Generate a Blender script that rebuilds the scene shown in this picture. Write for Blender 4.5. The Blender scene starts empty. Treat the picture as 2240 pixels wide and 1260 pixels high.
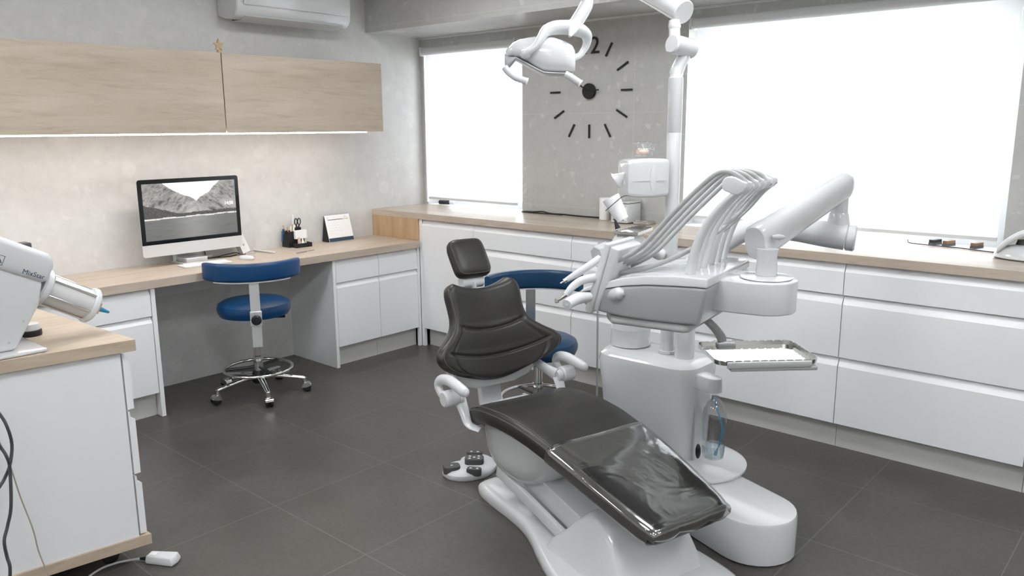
import bpy, bmesh, math, random
from mathutils import Vector, Matrix, noise
random.seed(7)
PI = math.pi
S = bpy.context.scene
COL = S.collection

# ------------------------------------------------------------------ camera
F, CX, CY, CZ, YAW, PITCH, ROLL = 1751.8769, 4.5883, -4.2063, 1.5179, .7234, -.1984, -.0063
cam = bpy.data.cameras.new('camera'); camo = bpy.data.objects.new('camera', cam); COL.objects.link(camo)
fw = Vector((-math.sin(YAW)*math.cos(PITCH), math.cos(YAW)*math.cos(PITCH), math.sin(PITCH)))
r0 = Vector((math.cos(YAW), math.sin(YAW), 0)); u0 = r0.cross(fw)
RT = r0*math.cos(ROLL)+u0*math.sin(ROLL); UP = -r0*math.sin(ROLL)+u0*math.cos(ROLL)
CPOS = Vector((CX, CY, CZ))
camo.matrix_world = Matrix(((RT.x, UP.x, -fw.x, CX), (RT.y, UP.y, -fw.y, CY), (RT.z, UP.z, -fw.z, CZ), (0, 0, 0, 1)))
cam.sensor_width = 36; cam.lens = F/2240*36; cam.clip_start = .05
S.camera = camo

def D(px, py, t):
    """a point of the room seen at this place of the photo, t metres deep"""
    return CPOS + t*(fw + RT*((px-1120)/F) - UP*((py-630)/F))

# ------------------------------------------------------------------ materials
def mat(name, color, rough=.5, metal=0, spec=.5, coat=0, coatr=.05, emis=None, es=1, alpha=1, trans=0, ior=1.45):
    m = bpy.data.materials.new(name); m.use_nodes = True
    b = m.node_tree.nodes['Principled BSDF']
    b.inputs['Base Color'].default_value = (*color, 1); b.inputs['Roughness'].default_value = rough
    b.inputs['Metallic'].default_value = metal; b.inputs['Specular IOR Level'].default_value = spec
    b.inputs['Coat Weight'].default_value = coat; b.inputs['Coat Roughness'].default_value = coatr
    b.inputs['Transmission Weight'].default_value = trans; b.inputs['IOR'].default_value = ior
    if emis: b.inputs['Emission Color'].default_value = (*emis, 1); b.inputs['Emission Strength'].default_value = es
    return m
def nodes(m): return m.node_tree.nodes, m.node_tree.links, m.node_tree.nodes['Principled BSDF']
def ramp(nt, stops):
    r = nt.nodes.new('ShaderNodeValToRGB'); e = r.color_ramp.elements
    while len(e) < len(stops): e.new(.5)
    for i, (p, c) in enumerate(stops): e[i].position = p; e[i].color = (*c, 1) if len(c) == 3 else c
    return r
def texco(nt, scale=(1, 1, 1), rot=(0, 0, 0), loc=(0, 0, 0)):
    t = nt.nodes.new('ShaderNodeTexCoord'); mp = nt.nodes.new('ShaderNodeMapping')
    mp.inputs['Scale'].default_value = scale; mp.inputs['Rotation'].default_value = rot; mp.inputs['Location'].default_value = loc
    nt.links.new(t.outputs['Object'], mp.inputs['Vector']); return mp
def noise_n(nt, vec, scale, detail=4, rough=.5, dist=0):
    n = nt.nodes.new('ShaderNodeTexNoise'); n.inputs['Scale'].default_value = scale; n.inputs['Detail'].default_value = detail
    n.inputs['Roughness'].default_value = rough; n.inputs['Distortion'].default_value = dist
    nt.links.new(vec.outputs[0], n.inputs['Vector']); return n
def mix(nt, fac, a, b, mode='MIX'):
    x = nt.nodes.new('ShaderNodeMix'); x.data_type = 'RGBA'; x.blend_type = mode
    for inp, v in ((x.inputs[0], fac), (x.inputs[6], a), (x.inputs[7], b)):
        if hasattr(v, 'is_output'): nt.links.new(v, inp)
        elif isinstance(v, (int, float)): inp.default_value = v
        else: inp.default_value = (*v, 1)
    return x.outputs[2]
def bump(nt, h, strength, dist=.01):
    b = nt.nodes.new('ShaderNodeBump'); b.inputs['Strength'].default_value = strength; b.inputs['Distance'].default_value = dist
    nt.links.new(h, b.inputs['Height']); nt.links.new(b.outputs[0], nt.nodes['Principled BSDF'].inputs['Normal'])
def joints(nt, vec, sx, sy, ox, oy, w, axes=('X', 'Y')):
    """1 on thin joints of a grid"""
    sep = nt.nodes.new('ShaderNodeSeparateXYZ'); nt.links.new(vec.outputs[0], sep.inputs[0])
    outs = []
    for ax, s, o in ((axes[0], sx, ox), (axes[1], sy, oy)):
        a = nt.nodes.new('ShaderNodeMath'); a.operation = 'SUBTRACT'; nt.links.new(sep.outputs[ax], a.inputs[0]); a.inputs[1].default_value = o
        p = nt.nodes.new('ShaderNodeMath'); p.operation = 'PINGPONG'; nt.links.new(a.outputs[0], p.inputs[0]); p.inputs[1].default_value = s/2
        c = nt.nodes.new('ShaderNodeMath'); c.operation = 'LESS_THAN'; nt.links.new(p.outputs[0], c.inputs[0]); c.inputs[1].default_value = w/2
        outs.append(c)
    m = nt.nodes.new('ShaderNodeMath'); m.operation = 'MAXIMUM'
    nt.links.new(outs[0].outputs[0], m.inputs[0]); nt.links.new(outs[1].outputs[0], m.inputs[1]); return m.outputs[0]

def stone(name, axes, sx, sz, ox, oz, base=(.60, .60, .59), light=(.69, .69, .68), dark=(.58, .58, .57)):
    m = mat(name, base, .38, spec=.4); nt = m.node_tree; N, L, B = nodes(m)
    v = texco(nt)
    n1 = noise_n(nt, v, 2.2, 5, .6); n2 = noise_n(nt, v, 14, 6, .65)
    c = mix(nt, n1.outputs[0], dark, light)
    r2 = ramp(nt, [(.35, (.945, .945, .945)), (.65, (1.03, 1.03, 1.03))]); L.new(n2.outputs[0], r2.inputs[0])
    c = mix(nt, 1.0, c, r2.outputs[0], 'MULTIPLY')
    # pale rounded chips of the terrazzo-like stone
    for sc, th, am in ((6, .23, .30), (15, .20, .30), (34, .2, .22)):
        vo = N.new('ShaderNodeTexVoronoi'); vo.inputs['Scale'].default_value = sc
        w = noise_n(nt, v, sc*1.2, 2); ad = N.new('ShaderNodeVectorMath'); ad.operation = 'MULTIPLY_ADD'
        L.new(w.outputs['Color'], ad.inputs[0]); ad.inputs[1].default_value = (.09, .09, .09); L.new(v.outputs[0], ad.inputs[2])
        L.new(ad.outputs[0], vo.inputs['Vector'])
        r = ramp(nt, [(th, (1, 1, 1)), (th+.1, (0, 0, 0))]); L.new(vo.outputs['Distance'], r.inputs[0])
        rr = ramp(nt, [(.62, (0, 0, 0)), (.68, (1, 1, 1))]); L.new(vo.outputs['Color'], rr.inputs[0])
        mm = N.new('ShaderNodeMath'); mm.operation = 'MULTIPLY'; L.new(r.outputs[0], mm.inputs[0]); L.new(rr.outputs[0], mm.inputs[1])
        m2 = N.new('ShaderNodeMath'); m2.operation = 'MULTIPLY'; L.new(mm.outputs[0], m2.inputs[0]); m2.inputs[1].default_value = am
        c = mix(nt, m2.outputs[0], c, (.78, .77, .75))
    j = joints(nt, v, sx, sz, ox, oz, .003, axes)
    jj = N.new('ShaderNodeMath'); jj.operation = 'MULTIPLY'; L.new(j, jj.inputs[0]); jj.inputs[1].default_value = .5
    c = mix(nt, jj.outputs[0], c, (.66, .655, .64))
    L.new(c, B.inputs['Base Color'])
    return m

def wood(name, axis, a=(.46, .385, .31), b=(.58, .50, .42), rough=.42, k=1.0):
    m = mat(name, a, rough, spec=.4); nt = m.node_tree; N, L, B = nodes(m)
    sc = {'X': (1.1, 9, 9), 'Y': (9, 1.1, 9), 'Z': (9, 9, 1.1)}[axis]
    v = texco(nt, sc)
    n1 = noise_n(nt, v, .9*k, 5, .6, 1.6); n2 = noise_n(nt, v, 5*k, 6, .7, .6)
    r1 = ramp(nt, [(.3, a), (.5, tuple((x+y)/2 for x, y in zip(a, b))), (.7, b)]); L.new(n1.outputs[0], r1.inputs[0])
    r2 = ramp(nt, [(.30, (.86, .84, .81)), (.5, (1, 1, 1)), (.8, (1.05, 1.05, 1.05))]); L.new(n2.outputs[0], r2.inputs[0])
    c = mix(nt, 1.0, r1.outputs[0], r2.outputs[0], 'MULTIPLY')
    # sparse darker cracks and knots along the grain
    v2 = texco(nt, tuple(s*.55 for s in sc), loc=(3, 1, 2)); n3 = noise_n(nt, v2, 2.2*k, 8, .75, 2.5)
    r3 = ramp(nt, [(.66, (0, 0, 0)), (.74, (.55, .55, .55))]); L.new(n3.outputs[0], r3.inputs[0])
    c = mix(nt, r3.outputs[0], c, (.22, .165, .115))
    L.new(c, B.inputs['Base Color']); bump(nt, n2.outputs[0], .06, .002)
    return m

M = {}
M['wall_left'] = stone('stone_left', ('Y', 'Z'), 1.2, .6, -1.245, 1.03)
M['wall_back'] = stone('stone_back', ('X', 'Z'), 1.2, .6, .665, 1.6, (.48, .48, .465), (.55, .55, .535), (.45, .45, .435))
M['plaster'] = mat('white_plaster', (.78, .78, .77), .8)
M['soffit'] = mat('soffit_paint', (.60, .595, .58), .6)
M['wood_x'] = wood('oak_grain_x', 'X', (.46, .385, .31), (.58, .50, .42), .27); M['wood_y'] = wood('oak_grain_y', 'Y'); M['wood_z'] = wood('oak_grain_z', 'Z', (.44, .30, .17), (.56, .40, .25))
M['wood_door'] = wood('oak_cabinet', 'Y', (.43, .36, .285), (.55, .48, .395), .5, .55)
M['white_lac'] = mat('white_lacquer', (.87, .88, .895), .28, spec=.5)
M['white_dull'] = mat('white_carcass', (.70, .71, .71), .5)
M['plinth'] = mat('plinth_white', (.66, .655, .63), .45)
M['white_gloss'] = mat('white_gloss', (.66, .675, .685), .16, coat=.6)
M['white_pl'] = mat('white_plastic', (.67, .68, .69), .33)
M['grey_pl'] = mat('grey_plastic', (.50, .51, .51), .4)
M['hose'] = mat('hose_grey', (.40, .41, .405), .45)
M['dgrey'] = mat('dark_grey_plastic', (.07, .07, .072), .45)
M['shaded_shell'] = mat('shell_in_shade', (.39, .405, .405), .3, coat=.3)  # white console plastic, shade of its window-backlit front painted into the colour
M['barrel_grey'] = mat('barrel_grey', (.66, .66, .66), .4)
M['wood_i'] = wood('oak_island', 'Y', (.48, .385, .29), (.62, .52, .41))
M['black'] = mat('black_plastic', (.012, .013, .014), .42)
M['chrome'] = mat('chrome', (.82, .82, .82), .12, 1)
M['steel'] = mat('brushed_steel', (.62, .61, .59), .22, 1)
M['alu'] = mat('aluminium', (.78, .79, .80), .38, .7)
M['paper'] = mat('paper', (.86, .86, .86), .7)
M['led'] = mat('led_strip', (1, 1, 1), .5, emis=(1, .92, .86), es=23)
M['fill_panel_light'] = mat('added_ceiling_panel', (1, 1, 1), .5, emis=(.97, .985, 1), es=10.8)  # glow of the added, unseen ceiling panels
M['blue_dark'] = mat('navy_print', (.03, .06, .10), .6)
M['blue_pen'] = mat('blue_plastic', (.02, .07, .2), .4)
M['teal'] = mat('blue_tube', (.03, .30, .55), .4)
M['tan'] = mat('tan_wood', (.55, .36, .19), .6)
M['kraft'] = mat('orange_plastic', (.62, .37, .14), .6)
M['bar_tan'] = mat('bar_tan', (.20, .11, .05), .5)
M['wire'] = mat('beige_wire', (.42, .36, .28), .5)
M['pink'] = mat('denture_pink', (.72, .56, .47), .3)
def leather(name, c, rough, scale=260, st=.25, coat=0):
    m = mat(name, c, rough, coat=coat, coatr=.3); nt = m.node_tree; v = texco(nt)
    n = noise_n(nt, v, scale, 3, .6); n2 = noise_n(nt, v, 6, 3)
    r = ramp(nt, [(.3, tuple(x*.9 for x in c)), (.7, tuple(x*1.1 for x in c))]); nt.links.new(n2.outputs[0], r.inputs[0])
    nt.links.new(r.outputs[0], nt.nodes['Principled BSDF'].inputs['Base Color']); bump(nt, n.outputs[0], st, .0012); return m
M['leather'] = leather('dark_leather', (.027, .0255, .023), .38)
M['stitch'] = mat('stitching', (.10, .095, .09), .7)
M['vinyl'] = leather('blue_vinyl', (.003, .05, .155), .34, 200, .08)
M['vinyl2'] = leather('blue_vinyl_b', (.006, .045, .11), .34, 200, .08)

def thin(name, tint, a=.12, rough=.04, ior=1.45, bmp=None, k=1.0):
    """clear thin sheet: lets light through and mirrors at grazing angles"""
    m = bpy.data.materials.new(name); m.use_nodes = True; nt = m.node_tree; nt.nodes.clear()
    o = nt.nodes.new('ShaderNodeOutputMaterial'); t = nt.nodes.new('ShaderNodeBsdfTransparent'); g = nt.nodes.new('ShaderNodeBsdfGlossy')
    t.inputs[0].default_value = (*tint, 1); g.inputs['Roughness'].default_value = rough
    f = nt.nodes.new('ShaderNodeLayerWeight'); f.inputs[0].default_value = .5
    pw = nt.nodes.new('ShaderNodeMath'); pw.operation = 'POWER'; nt.links.new(f.outputs['Facing'], pw.inputs[0]); pw.inputs[1].default_value = 4
    ad = nt.nodes.new('ShaderNodeMath'); ad.operation = 'MULTIPLY_ADD'; nt.links.new(pw.outputs[0], ad.inputs[0]); ad.inputs[1].default_value = k*.55; ad.inputs[2].default_value = a
    ad.use_clamp = True
    mx = nt.nodes.new('ShaderNodeMixShader'); nt.links.new(ad.outputs[0], mx.inputs[0]); nt.links.new(t.outputs[0], mx.inputs[1]); nt.links.new(g.outputs[0], mx.inputs[2])
    nt.links.new(mx.outputs[0], o.inputs[0])
    if bmp:
        v = texco(nt); n = noise_n(nt, v, bmp[0], 3, .5, 1.0); b = nt.nodes.new('ShaderNodeBump'); b.inputs['Strength'].default_value = bmp[1]; b.inputs['Distance'].default_value = .02
        nt.links.new(n.outputs[0], b.inputs['Height']); nt.links.new(b.outputs[0], g.inputs['Normal']); nt.links.new(b.outputs[0], f.inputs['Normal'])
    return m
M['film'] = thin('clear_film', (.90, .90, .90), .24, .10, 1.5, (5, .16), 1.2)
M['pet'] = thin('clear_bottle', (.90, .92, .93), .10, .03, 1.45, None, 1.3)
M['window_glass'] = thin('window_glass', (.97, .98, .98), .0, .0)
M['crystal'] = thin('clear_resin', (.93, .94, .95), .10, .08, 1.5, (60, .6))
M['water'] = thin('water', (.86, .91, .93), .14, .0, 1.33)

def blind_mat():
    m = bpy.data.materials.new('blind_fabric'); m.use_nodes = True; nt = m.node_tree; nt.nodes.clear()
    o = nt.nodes.new('ShaderNodeOutputMaterial'); a = nt.nodes.new('ShaderNodeBsdfTranslucent'); b = nt.nodes.new('ShaderNodeBsdfDiffuse')
    a.inputs[0].default_value = (.90, .91, .92, 1); b.inputs[0].default_value = (.86, .87, .88, 1)
    mx = nt.nodes.new('ShaderNodeMixShader'); mx.inputs[0].default_value = .45
    nt.links.new(a.outputs[0], mx.inputs[1]); nt.links.new(b.outputs[0], mx.inputs[2]); nt.links.new(mx.outputs[0], o.inputs[0]); return m
M['blind'] = blind_mat()

def floor_mat():
    m = mat('dark_floor_tile', (.06, .057, .053), .42, spec=.45); nt = m.node_tree; N, L, B = nodes(m)
    v = texco(nt)
    n1 = noise_n(nt, v, 3, 6, .6); n2 = noise_n(nt, v, 40, 5, .7)
    r = ramp(nt, [(.3, (.062, .058, .052)), (.7, (.094, .088, .080))]); L.new(n1.outputs[0], r.inputs[0])
    r2 = ramp(nt, [(.3, (.85, .85, .85)), (.7, (1.15, 1.15, 1.15))]); L.new(n2.outputs[0], r2.inputs[0])
    c = mix(nt, 1.0, r.outputs[0], r2.outputs[0], 'MULTIPLY')
    vo = N.new('ShaderNodeTexVoronoi'); vo.inputs['Scale'].default_value = 28; L.new(v.outputs[0], vo.inputs['Vector'])
    r3 = ramp(nt, [(.04, (.5, .5, .5)), (.08, (0, 0, 0))]); L.new(vo.outputs['Distance'], r3.inputs[0])
    r4 = ramp(nt, [(.7, (0, 0, 0)), (.75, (1, 1, 1))]); L.new(vo.outputs['Color'], r4.inputs[0])
    c = mix(nt, mix(nt, 1.0, r3.outputs[0], r4.outputs[0], 'MULTIPLY'), c, (.12, .115, .105))
    j = joints(nt, v, .588, .5745, 1.25, -.845, .0035)
    c = mix(nt, j, c, (.15, .145, .135))
    L.new(c, B.inputs['Base Color'])
    rr = ramp(nt, [(.2, (.30, .30, .30)), (.8, (.44, .44, .44))]); L.new(n1.outputs[0], rr.inputs[0]); L.new(rr.outputs[0], B.inputs['Roughness'])
    return m
M['floor'] = floor_mat()

# ------------------------------------------------------------------ object helpers
def V3(*a): return Vector(a)
def tag(o, label=None, cat=None, group=None, kind=None):
    if label: o['label'] = label
    if cat: o['category'] = cat
    if group: o['group'] = group
    if kind: o['kind'] = kind
    return o
def thing(name, loc, label, cat, rotz=0, group=None):
    o = bpy.data.objects.new(name, None); COL.objects.link(o); o.empty_display_size = .05
    o.location = loc; o.rotation_euler = (0, 0, rotz)
    o['_m'] = 1
    MW[o.name] = Matrix.Translation(Vector(loc)) @ Matrix.Rotation(rotz, 4, 'Z')
    del o['_m']
    return tag(o, label, cat, group)
MW = {}
def obj(name, bm, m, parent=None, local=False, smooth=True, bev=0, sub=0, label=None):
    """link a bmesh as one mesh; bmesh in world coordinates unless local"""
    if parent is not None and not local: bm.transform(MW[parent.name].inverted())
    me = bpy.data.meshes.new(name); bmesh.ops.recalc_face_normals(bm, faces=bm.faces[:]) if len(bm.faces) else None
    bm.to_mesh(me); bm.free()
    o = bpy.data.objects.new(name, me); COL.objects.link(o)
    me.materials.append(M[m] if isinstance(m, str) else m)
    if parent is not None: o.parent = parent; MW[o.name] = MW[parent.name].copy()
    else: MW[o.name] = Matrix.Identity(4)
    if smooth:
        for p in me.polygons: p.use_smooth = True
    if bev:
        b = o.modifiers.new('bevel', 'BEVEL'); b.width = bev; b.segments = 3; b.limit_method = 'ANGLE'; b.angle_limit = math.radians(35)
        b.harden_normals = False
    if sub:
        s = o.modifiers.new('sub', 'SUBSURF'); s.levels = sub; s.render_levels = sub
    if smooth and not sub:
        es = o.modifiers.new('split', 'EDGE_SPLIT'); es.split_angle = math.radians(38)
    if label: o['label'] = label
    return o
def solo(name, bm, m, label, cat, group=None, **k):
    """a thing of one mesh, its origin moved to the middle of its base"""
    xs = [v.co.x for v in bm.verts]; ys = [v.co.y for v in bm.verts]; z = min(v.co.z for v in bm.verts)
    c = Vector(((min(xs)+max(xs))/2, (min(ys)+max(ys))/2, z)); bm.transform(Matrix.Translation(-c))
    o = obj(name, bm, m, None, True, **k); o.location = c; MW[o.name] = Matrix.Translation(c)
    return tag(o, label, cat, group)
def struct(name, bm, m, parent=None, **k):
    o = obj(name, bm, m, parent, **k)
    if parent is None: o['kind'] = 'structure'
    return o
def B(): return bmesh.new()
def box(bm, x0, x1, y0, y1, z0, z1):
    vs = [bm.verts.new((x, y, z)) for x in (x0, x1) for y in (y0, y1) for z in (z0, z1)]
    for f in ((0, 1, 3, 2), (4, 6, 7, 5), (0, 4, 5, 1), (2, 3, 7, 6), (0, 2, 6, 4), (1, 5, 7, 3)): bm.faces.new([vs[i] for i in f])
    return bm
def bx(*a): return box(B(), *a)
def obox(bm, c, ax, ay, az, hx, hy, hz):
    c = Vector(c); vs = [bm.verts.new(c+ax*(sx*hx)+ay*(sy*hy)+az*(sz*hz)) for sx in (-1, 1) for sy in (-1, 1) for sz in (-1, 1)]
    for f in ((0, 1, 3, 2), (4, 6, 7, 5), (0, 4, 5, 1), (2, 3, 7, 6), (0, 2, 6, 4), (1, 5, 7, 3)): bm.faces.new([vs[i] for i in f])
    return bm
def prism(bm, pts, lo, hi, axis='Z', f=None):
    """extrude a 2D outline; axis Z: pts (x,y); axis Y: pts (x,z); axis X: pts (y,z)"""
    def P(p, h): return {'Z': (p[0], p[1], h), 'Y': (p[0], h, p[1]), 'X': (h, p[0], p[1])}[axis]
    a = [bm.verts.new(P(p, lo)) for p in pts]; b = [bm.verts.new(P(p, hi)) for p in pts]; n = len(pts)
    bm.faces.new(a); bm.faces.new(b[::-1])
    for i in range(n): bm.faces.new((a[i], a[(i+1) % n], b[(i+1) % n], b[i]))
    return bm
def loft(bm, rings, cap=True, closed=True):
    R = [[bm.verts.new(p) for p in r] for r in rings]; n = len(R[0])
    for a, b in zip(R, R[1:]):
        for i in range(n if closed else n-1): bm.faces.new((a[i], a[(i+1) % n], b[(i+1) % n], b[i]))
    if cap: bm.faces.new(R[0][::-1]); bm.faces.new(R[-1])
    return bm
def smoothpath(pts, n=8):
    pts = [Vector(p) for p in pts]
    if len(pts) < 3: return pts
    e = [pts[0]*2-pts[1]]+pts+[pts[-1]*2-pts[-2]]; out = []
    for i in range(1, len(e)-2):
        for k in range(n):
            t = k/n; a, b, c, d = e[i-1:i+3]
            out.append(.5*((2*b)+(c-a)*t+(2*a-5*b+4*c-d)*t*t+(3*b-a-3*c+d)*t**3))
    out.append(pts[-1]); return out
def tube(bm, pts, r, n=12, sm=8, cap=True, flat=1.0, ref=None):
    """round or flattened tube along points; r a number or one per given point"""
    k = len(pts); rs = r if isinstance(r, (list, tuple)) else [r]*k
    P = smoothpath(pts, sm) if sm else [Vector(p) for p in pts]
    m = len(P); rings = []; up = Vector(ref) if ref else Vector((0, 0, 1)); prev = None
    for i, p in enumerate(P):
        t = (P[min(i+1, m-1)]-P[max(i-1, 0)]).normalized()
        x = prev - t*prev.dot(t) if prev is not None else t.cross(up)
        if x.length < 1e-5: x = t.orthogonal()
        x.normalize(); prev = x; y = x.cross(t)
        q = i/(m-1)*(k-1); j = min(int(q), k-2); rr = rs[j]+(rs[j+1]-rs[j])*(q-j)
        rings.append([p+x*(rr*math.cos(2*PI*a/n))+y*(rr*flat*math.sin(2*PI*a/n)) for a in range(n)])
    return loft(bm, rings, cap)
def lathe(bm, prof, c=(0, 0, 0), n=32, ax=None, scale=(1, 1)):
    """spin (r,h) about an axis through c"""
    c = Vector(c); az = Vector(ax).normalized() if ax else Vector((0, 0, 1)); x = az.orthogonal().normalized() if ax else Vector((1, 0, 0)); y = az.cross(x)
    rings = [[c+az*h+x*(max(r, 1e-4)*scale[0]*math.cos(2*PI*a/n))+y*(max(r, 1e-4)*scale[1]*math.sin(2*PI*a/n)) for a in range(n)] for r, h in prof]
    return loft(bm, rings)
def cyl(bm, a, b, r, n=28, e=.003, r2=None):
    a = Vector(a); b = Vector(b); L = (b-a).length; r2 = r if r2 is None else r2
    return lathe(bm, [(r-e, 0), (r, e), (r2, L-e), (r2-e, L)], a, n, b-a)
def rrect(w, h, r, n=5):
    out = []
    for cx, cy, a0 in ((w/2-r, h/2-r, 0), (-w/2+r, h/2-r, PI/2), (-w/2+r, -h/2+r, PI), (w/2-r, -h/2+r, 1.5*PI)):
        for k in range(n+1): a = a0+PI/2*k/n; out.append((cx+r*math.cos(a), cy+r*math.sin(a)))
    return out
def stadium(cx, cy, r, dx, dy, L, n=14):
    a0 = math.atan2(dy, dx); out = []
    for k in range(n+1): a = a0+PI/2+PI*k/n; out.append((cx+r*math.cos(a), cy+r*math.sin(a)))
    for k in range(n+1): a = a0-PI/2+PI*k/n; out.append((cx+dx*L+r*math.cos(a), cy+dy*L+r*math.sin(a)))
    return out
def sphere(bm, c, r, sc=(1, 1, 1), n=20):
    prof = [(r*math.sin(PI*i/12), -r*math.cos(PI*i/12)) for i in range(13)]
    k = len(bm.verts); lathe(bm, prof, (0, 0, 0), n); bm.verts.ensure_lookup_table()
    for v in bm.verts[k:]: v.co = Vector((v.co.x*sc[0], v.co.y*sc[1], v.co.z*sc[2]))+Vector(c)
    return bm
def text(s, size, ext, m, mtx, parent=None, name='lettering', align='LEFT', bold=False):
    c = bpy.data.curves.new(name, 'FONT'); c.body = s; c.size = size; c.extrude = ext; c.align_x = align; c.resolution_u = 3
    t = bpy.data.objects.new('tmp', c); COL.objects.link(t); dg = bpy.context.evaluated_depsgraph_get()
    me = bpy.data.meshes.new_from_object(t.evaluated_get(dg)); bpy.data.objects.remove(t)
    bm = B(); bm.from_mesh(me); bpy.data.meshes.remove(me); bm.transform(mtx)
    return obj(name, bm, m, parent, smooth=False)
def basis(o, x, y, z=None):
    x = Vector(x).normalized(); y = Vector(y).normalized(); z = x.cross(y) if z is None else Vector(z)
    return Matrix(((x.x, y.x, z.x, o[0]), (x.y, y.y, z.y, o[1]), (x.z, y.z, z.z, o[2]), (0, 0, 0, 1)))

# ------------------------------------------------------------------ the room
WX, CEIL, BEAMZ = -.03, 2.6, 2.166
struct('floor', bx(WX-.2, 6.2, -6.5, .3, -.1, 0), 'floor', smooth=False)
struct('ceiling', bx(WX-.2, 6.2, -6.5, .3, CEIL, CEIL+.1), 'plaster', smooth=False)
struct('wall_left', bx(WX-.2, WX, -6.5, .3, 0, CEIL), 'wall_left', smooth=False)
bm = B()
X0, X1, X2, X3, ZS, ZT = .02, .975, 2.22, 3.87, .94, 2.085
for a in ((WX, X0, 0, ZT), (X1, X2, 0, ZT), (X3, 6.2, 0, ZT), (X0, X1, 0, ZS-.002), (X2, X3, 0, ZS-.002), (WX, 6.2, ZT, CEIL)):
    box(bm, a[0], a[1], 0, .22, a[2], a[3])
struct('wall_back', bm, 'wall_back', smooth=False)
struct('wall_right', bx(6.2, 6.4, -6.5, .3, 0, CEIL), 'plaster', smooth=False)
struct('wall_front', bx(WX-.2, 6.4, -6.7, -6.5, 0, CEIL), 'plaster', smooth=False)
struct('trim_1', bx(WX, 6.2, -.507, -.0005, BEAMZ, CEIL), 'wall_back', smooth=False)
bm = B(); box(bm, WX, 6.2, -.014, -.001, BEAMZ-.012, BEAMZ-.0005)
struct('trim_2', bm, 'plaster', smooth=False)
for i, (a, b) in enumerate(((X0, X1), (X2, X3))):
    w = thing('window_%d' % (i+1), ((a+b)/2, .16, ZS), None, None); w['kind'] = 'structure'
    bm = B(); fr = .05
    for q in ((a, a+fr, ZS, ZT), (b-fr, b, ZS, ZT), (a+fr, b-fr, ZS, ZS+fr), (a+fr, b-fr, ZT-fr, ZT)): box(bm, q[0], q[1], .14, .2, q[2], q[3])
    if i: box(bm, (a+b)/2-.03, (a+b)/2+.03, .145, .195, ZS+fr, ZT-fr)
    obj('window_frame', bm, 'white_pl', w, smooth=False)
    obj('pane', bx(a+fr*.5, b-fr*.5, .168, .172, ZS+fr*.5, ZT-fr*.5), 'window_glass', w, smooth=False)
    obj('window_sill', bx(a, b, .001, .14, ZS-.001, ZS+.002), 'white_lac', w, smooth=False)

# unseen ceiling light panels, added to brighten the room and its near side
for i, (x, y) in enumerate([(1.5, -1.5), (3.4, -1.7), (5.3, -1.5), (1.5, -3.2), (3.4, -3.2), (5.3, -3.2), (1.5, -5.0), (3.4, -5.0), (5.3, -5.0)]):
    t = thing('added_ceiling_light', (x, y, CEIL-.04), 'unseen square light panel added on the white ceiling as fill', 'ceiling light', group='added square ceiling light panels')
    bm = B()
    for q in ((-.32, .32, -.32, -.3), (-.32, .32, .3, .32), (-.32, -.3, -.3, .3), (.3, .32, -.3, .3)): box(bm, q[0], q[1], q[2], q[3], 0, .0395)
    obj('frame', bm, 'white_pl', t, True, smooth=False)
    obj('diffuser', bx(-.3, .3, -.3, .3, .008, .02), 'fill_panel_light', t, True, smooth=False)

# ------------------------------------------------------------------ blinds
def blind(a, b, z0, z1, label):
    t = thing('roller_blind', ((a+b)/2, -.03, z0), label, 'blind', group=None)
    bm = B(); n = 24
    for i in range(n):
        xa, xb = a+(b-a)*i/n, a+(b-a)*(i+1)/n
    prism(bm, [(-.021, z0+.012), (-.0195, z0+.012), (-.0195, z1), (-.021, z1)], a+.012, b-.012, 'X')
    obj('fabric', bm, 'blind', t, smooth=False)
    obj('roller', cyl(B(), (a, -.035, z1+.02), (b, -.035, z1+.02), .026), 'white_pl', t)
    for x in (a-.012, b): obj('bracket', bx(x, x+.012, -.065, -.001, z1-.012, z1+.05), 'white_pl', t, smooth=False)
    obj('bottom_bar', prism(B(), [(-.027, z0), (-.013, z0), (-.013, z0+.016), (-.027, z0+.016)], a+.012, b-.012, 'X'), 'white_pl', t, smooth=False)
    return t
b1 = blind(.045, .955, .985, 2.045, 'white roller blind on the narrow window in the room corner')
obj('cord', cyl(B(), (.975, -.03, 1.16), (.975, -.03, 2.06), .0022, 8, .0005), 'white_pl', b1)
obj('guide_rail', bx(.022, .034, -.02, -.002, .96, 2.05), 'white_pl', b1, smooth=False)
blind(2.27, 3.86, .992, 2.055, 'wide white roller blind on the large window to the right')

# ------------------------------------------------------------------ fitted furniture
def face_profile(z0, z1, strip=.042, dep=.02, back=.018):
    """drawer front seen from its end: flat face with a bevelled finger pull along the top; (out, z)"""
    return [(0, z0+.003), (0, z1-strip), (-back, z1-.004), (-back-.004, z1-.004), (-back-.004, z0+.003)]
def front_B(bm, x0, x1, z0, z1, y=-.5, strip=.042):      # faces -y
    prism(bm, [(y-o, z) for o, z in face_profile(z0, z1, strip)], x0+.002, x1-.002, 'X')
    return bm
def front_A(bm, y0, y1, z0, z1, x=.46, strip=.034):      # faces +x
    prism(bm, [(x+o, z) for o, z in face_profile(z0, z1, strip)], y0+.002, y1-.002, 'Y')
    return bm
HC = .942
ux = [.489, .983, 1.78, 2.56, 3.345, 4.12, 4.9]
labs = ['white handleless tall-door base cabinet in the room corner, first under the window counter',
        'white three-drawer base cabinet next to the corner cabinet, behind the dental chair back',
        'white three-drawer base cabinet mostly hidden behind the instrument unit',
        'white three-drawer base cabinet left of the widest visible one, behind the metal tray',
        'widest unobstructed white three-drawer base cabinet under the right end of the window counter',
        'white base cabinet cut off by the right edge of the photo']
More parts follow.
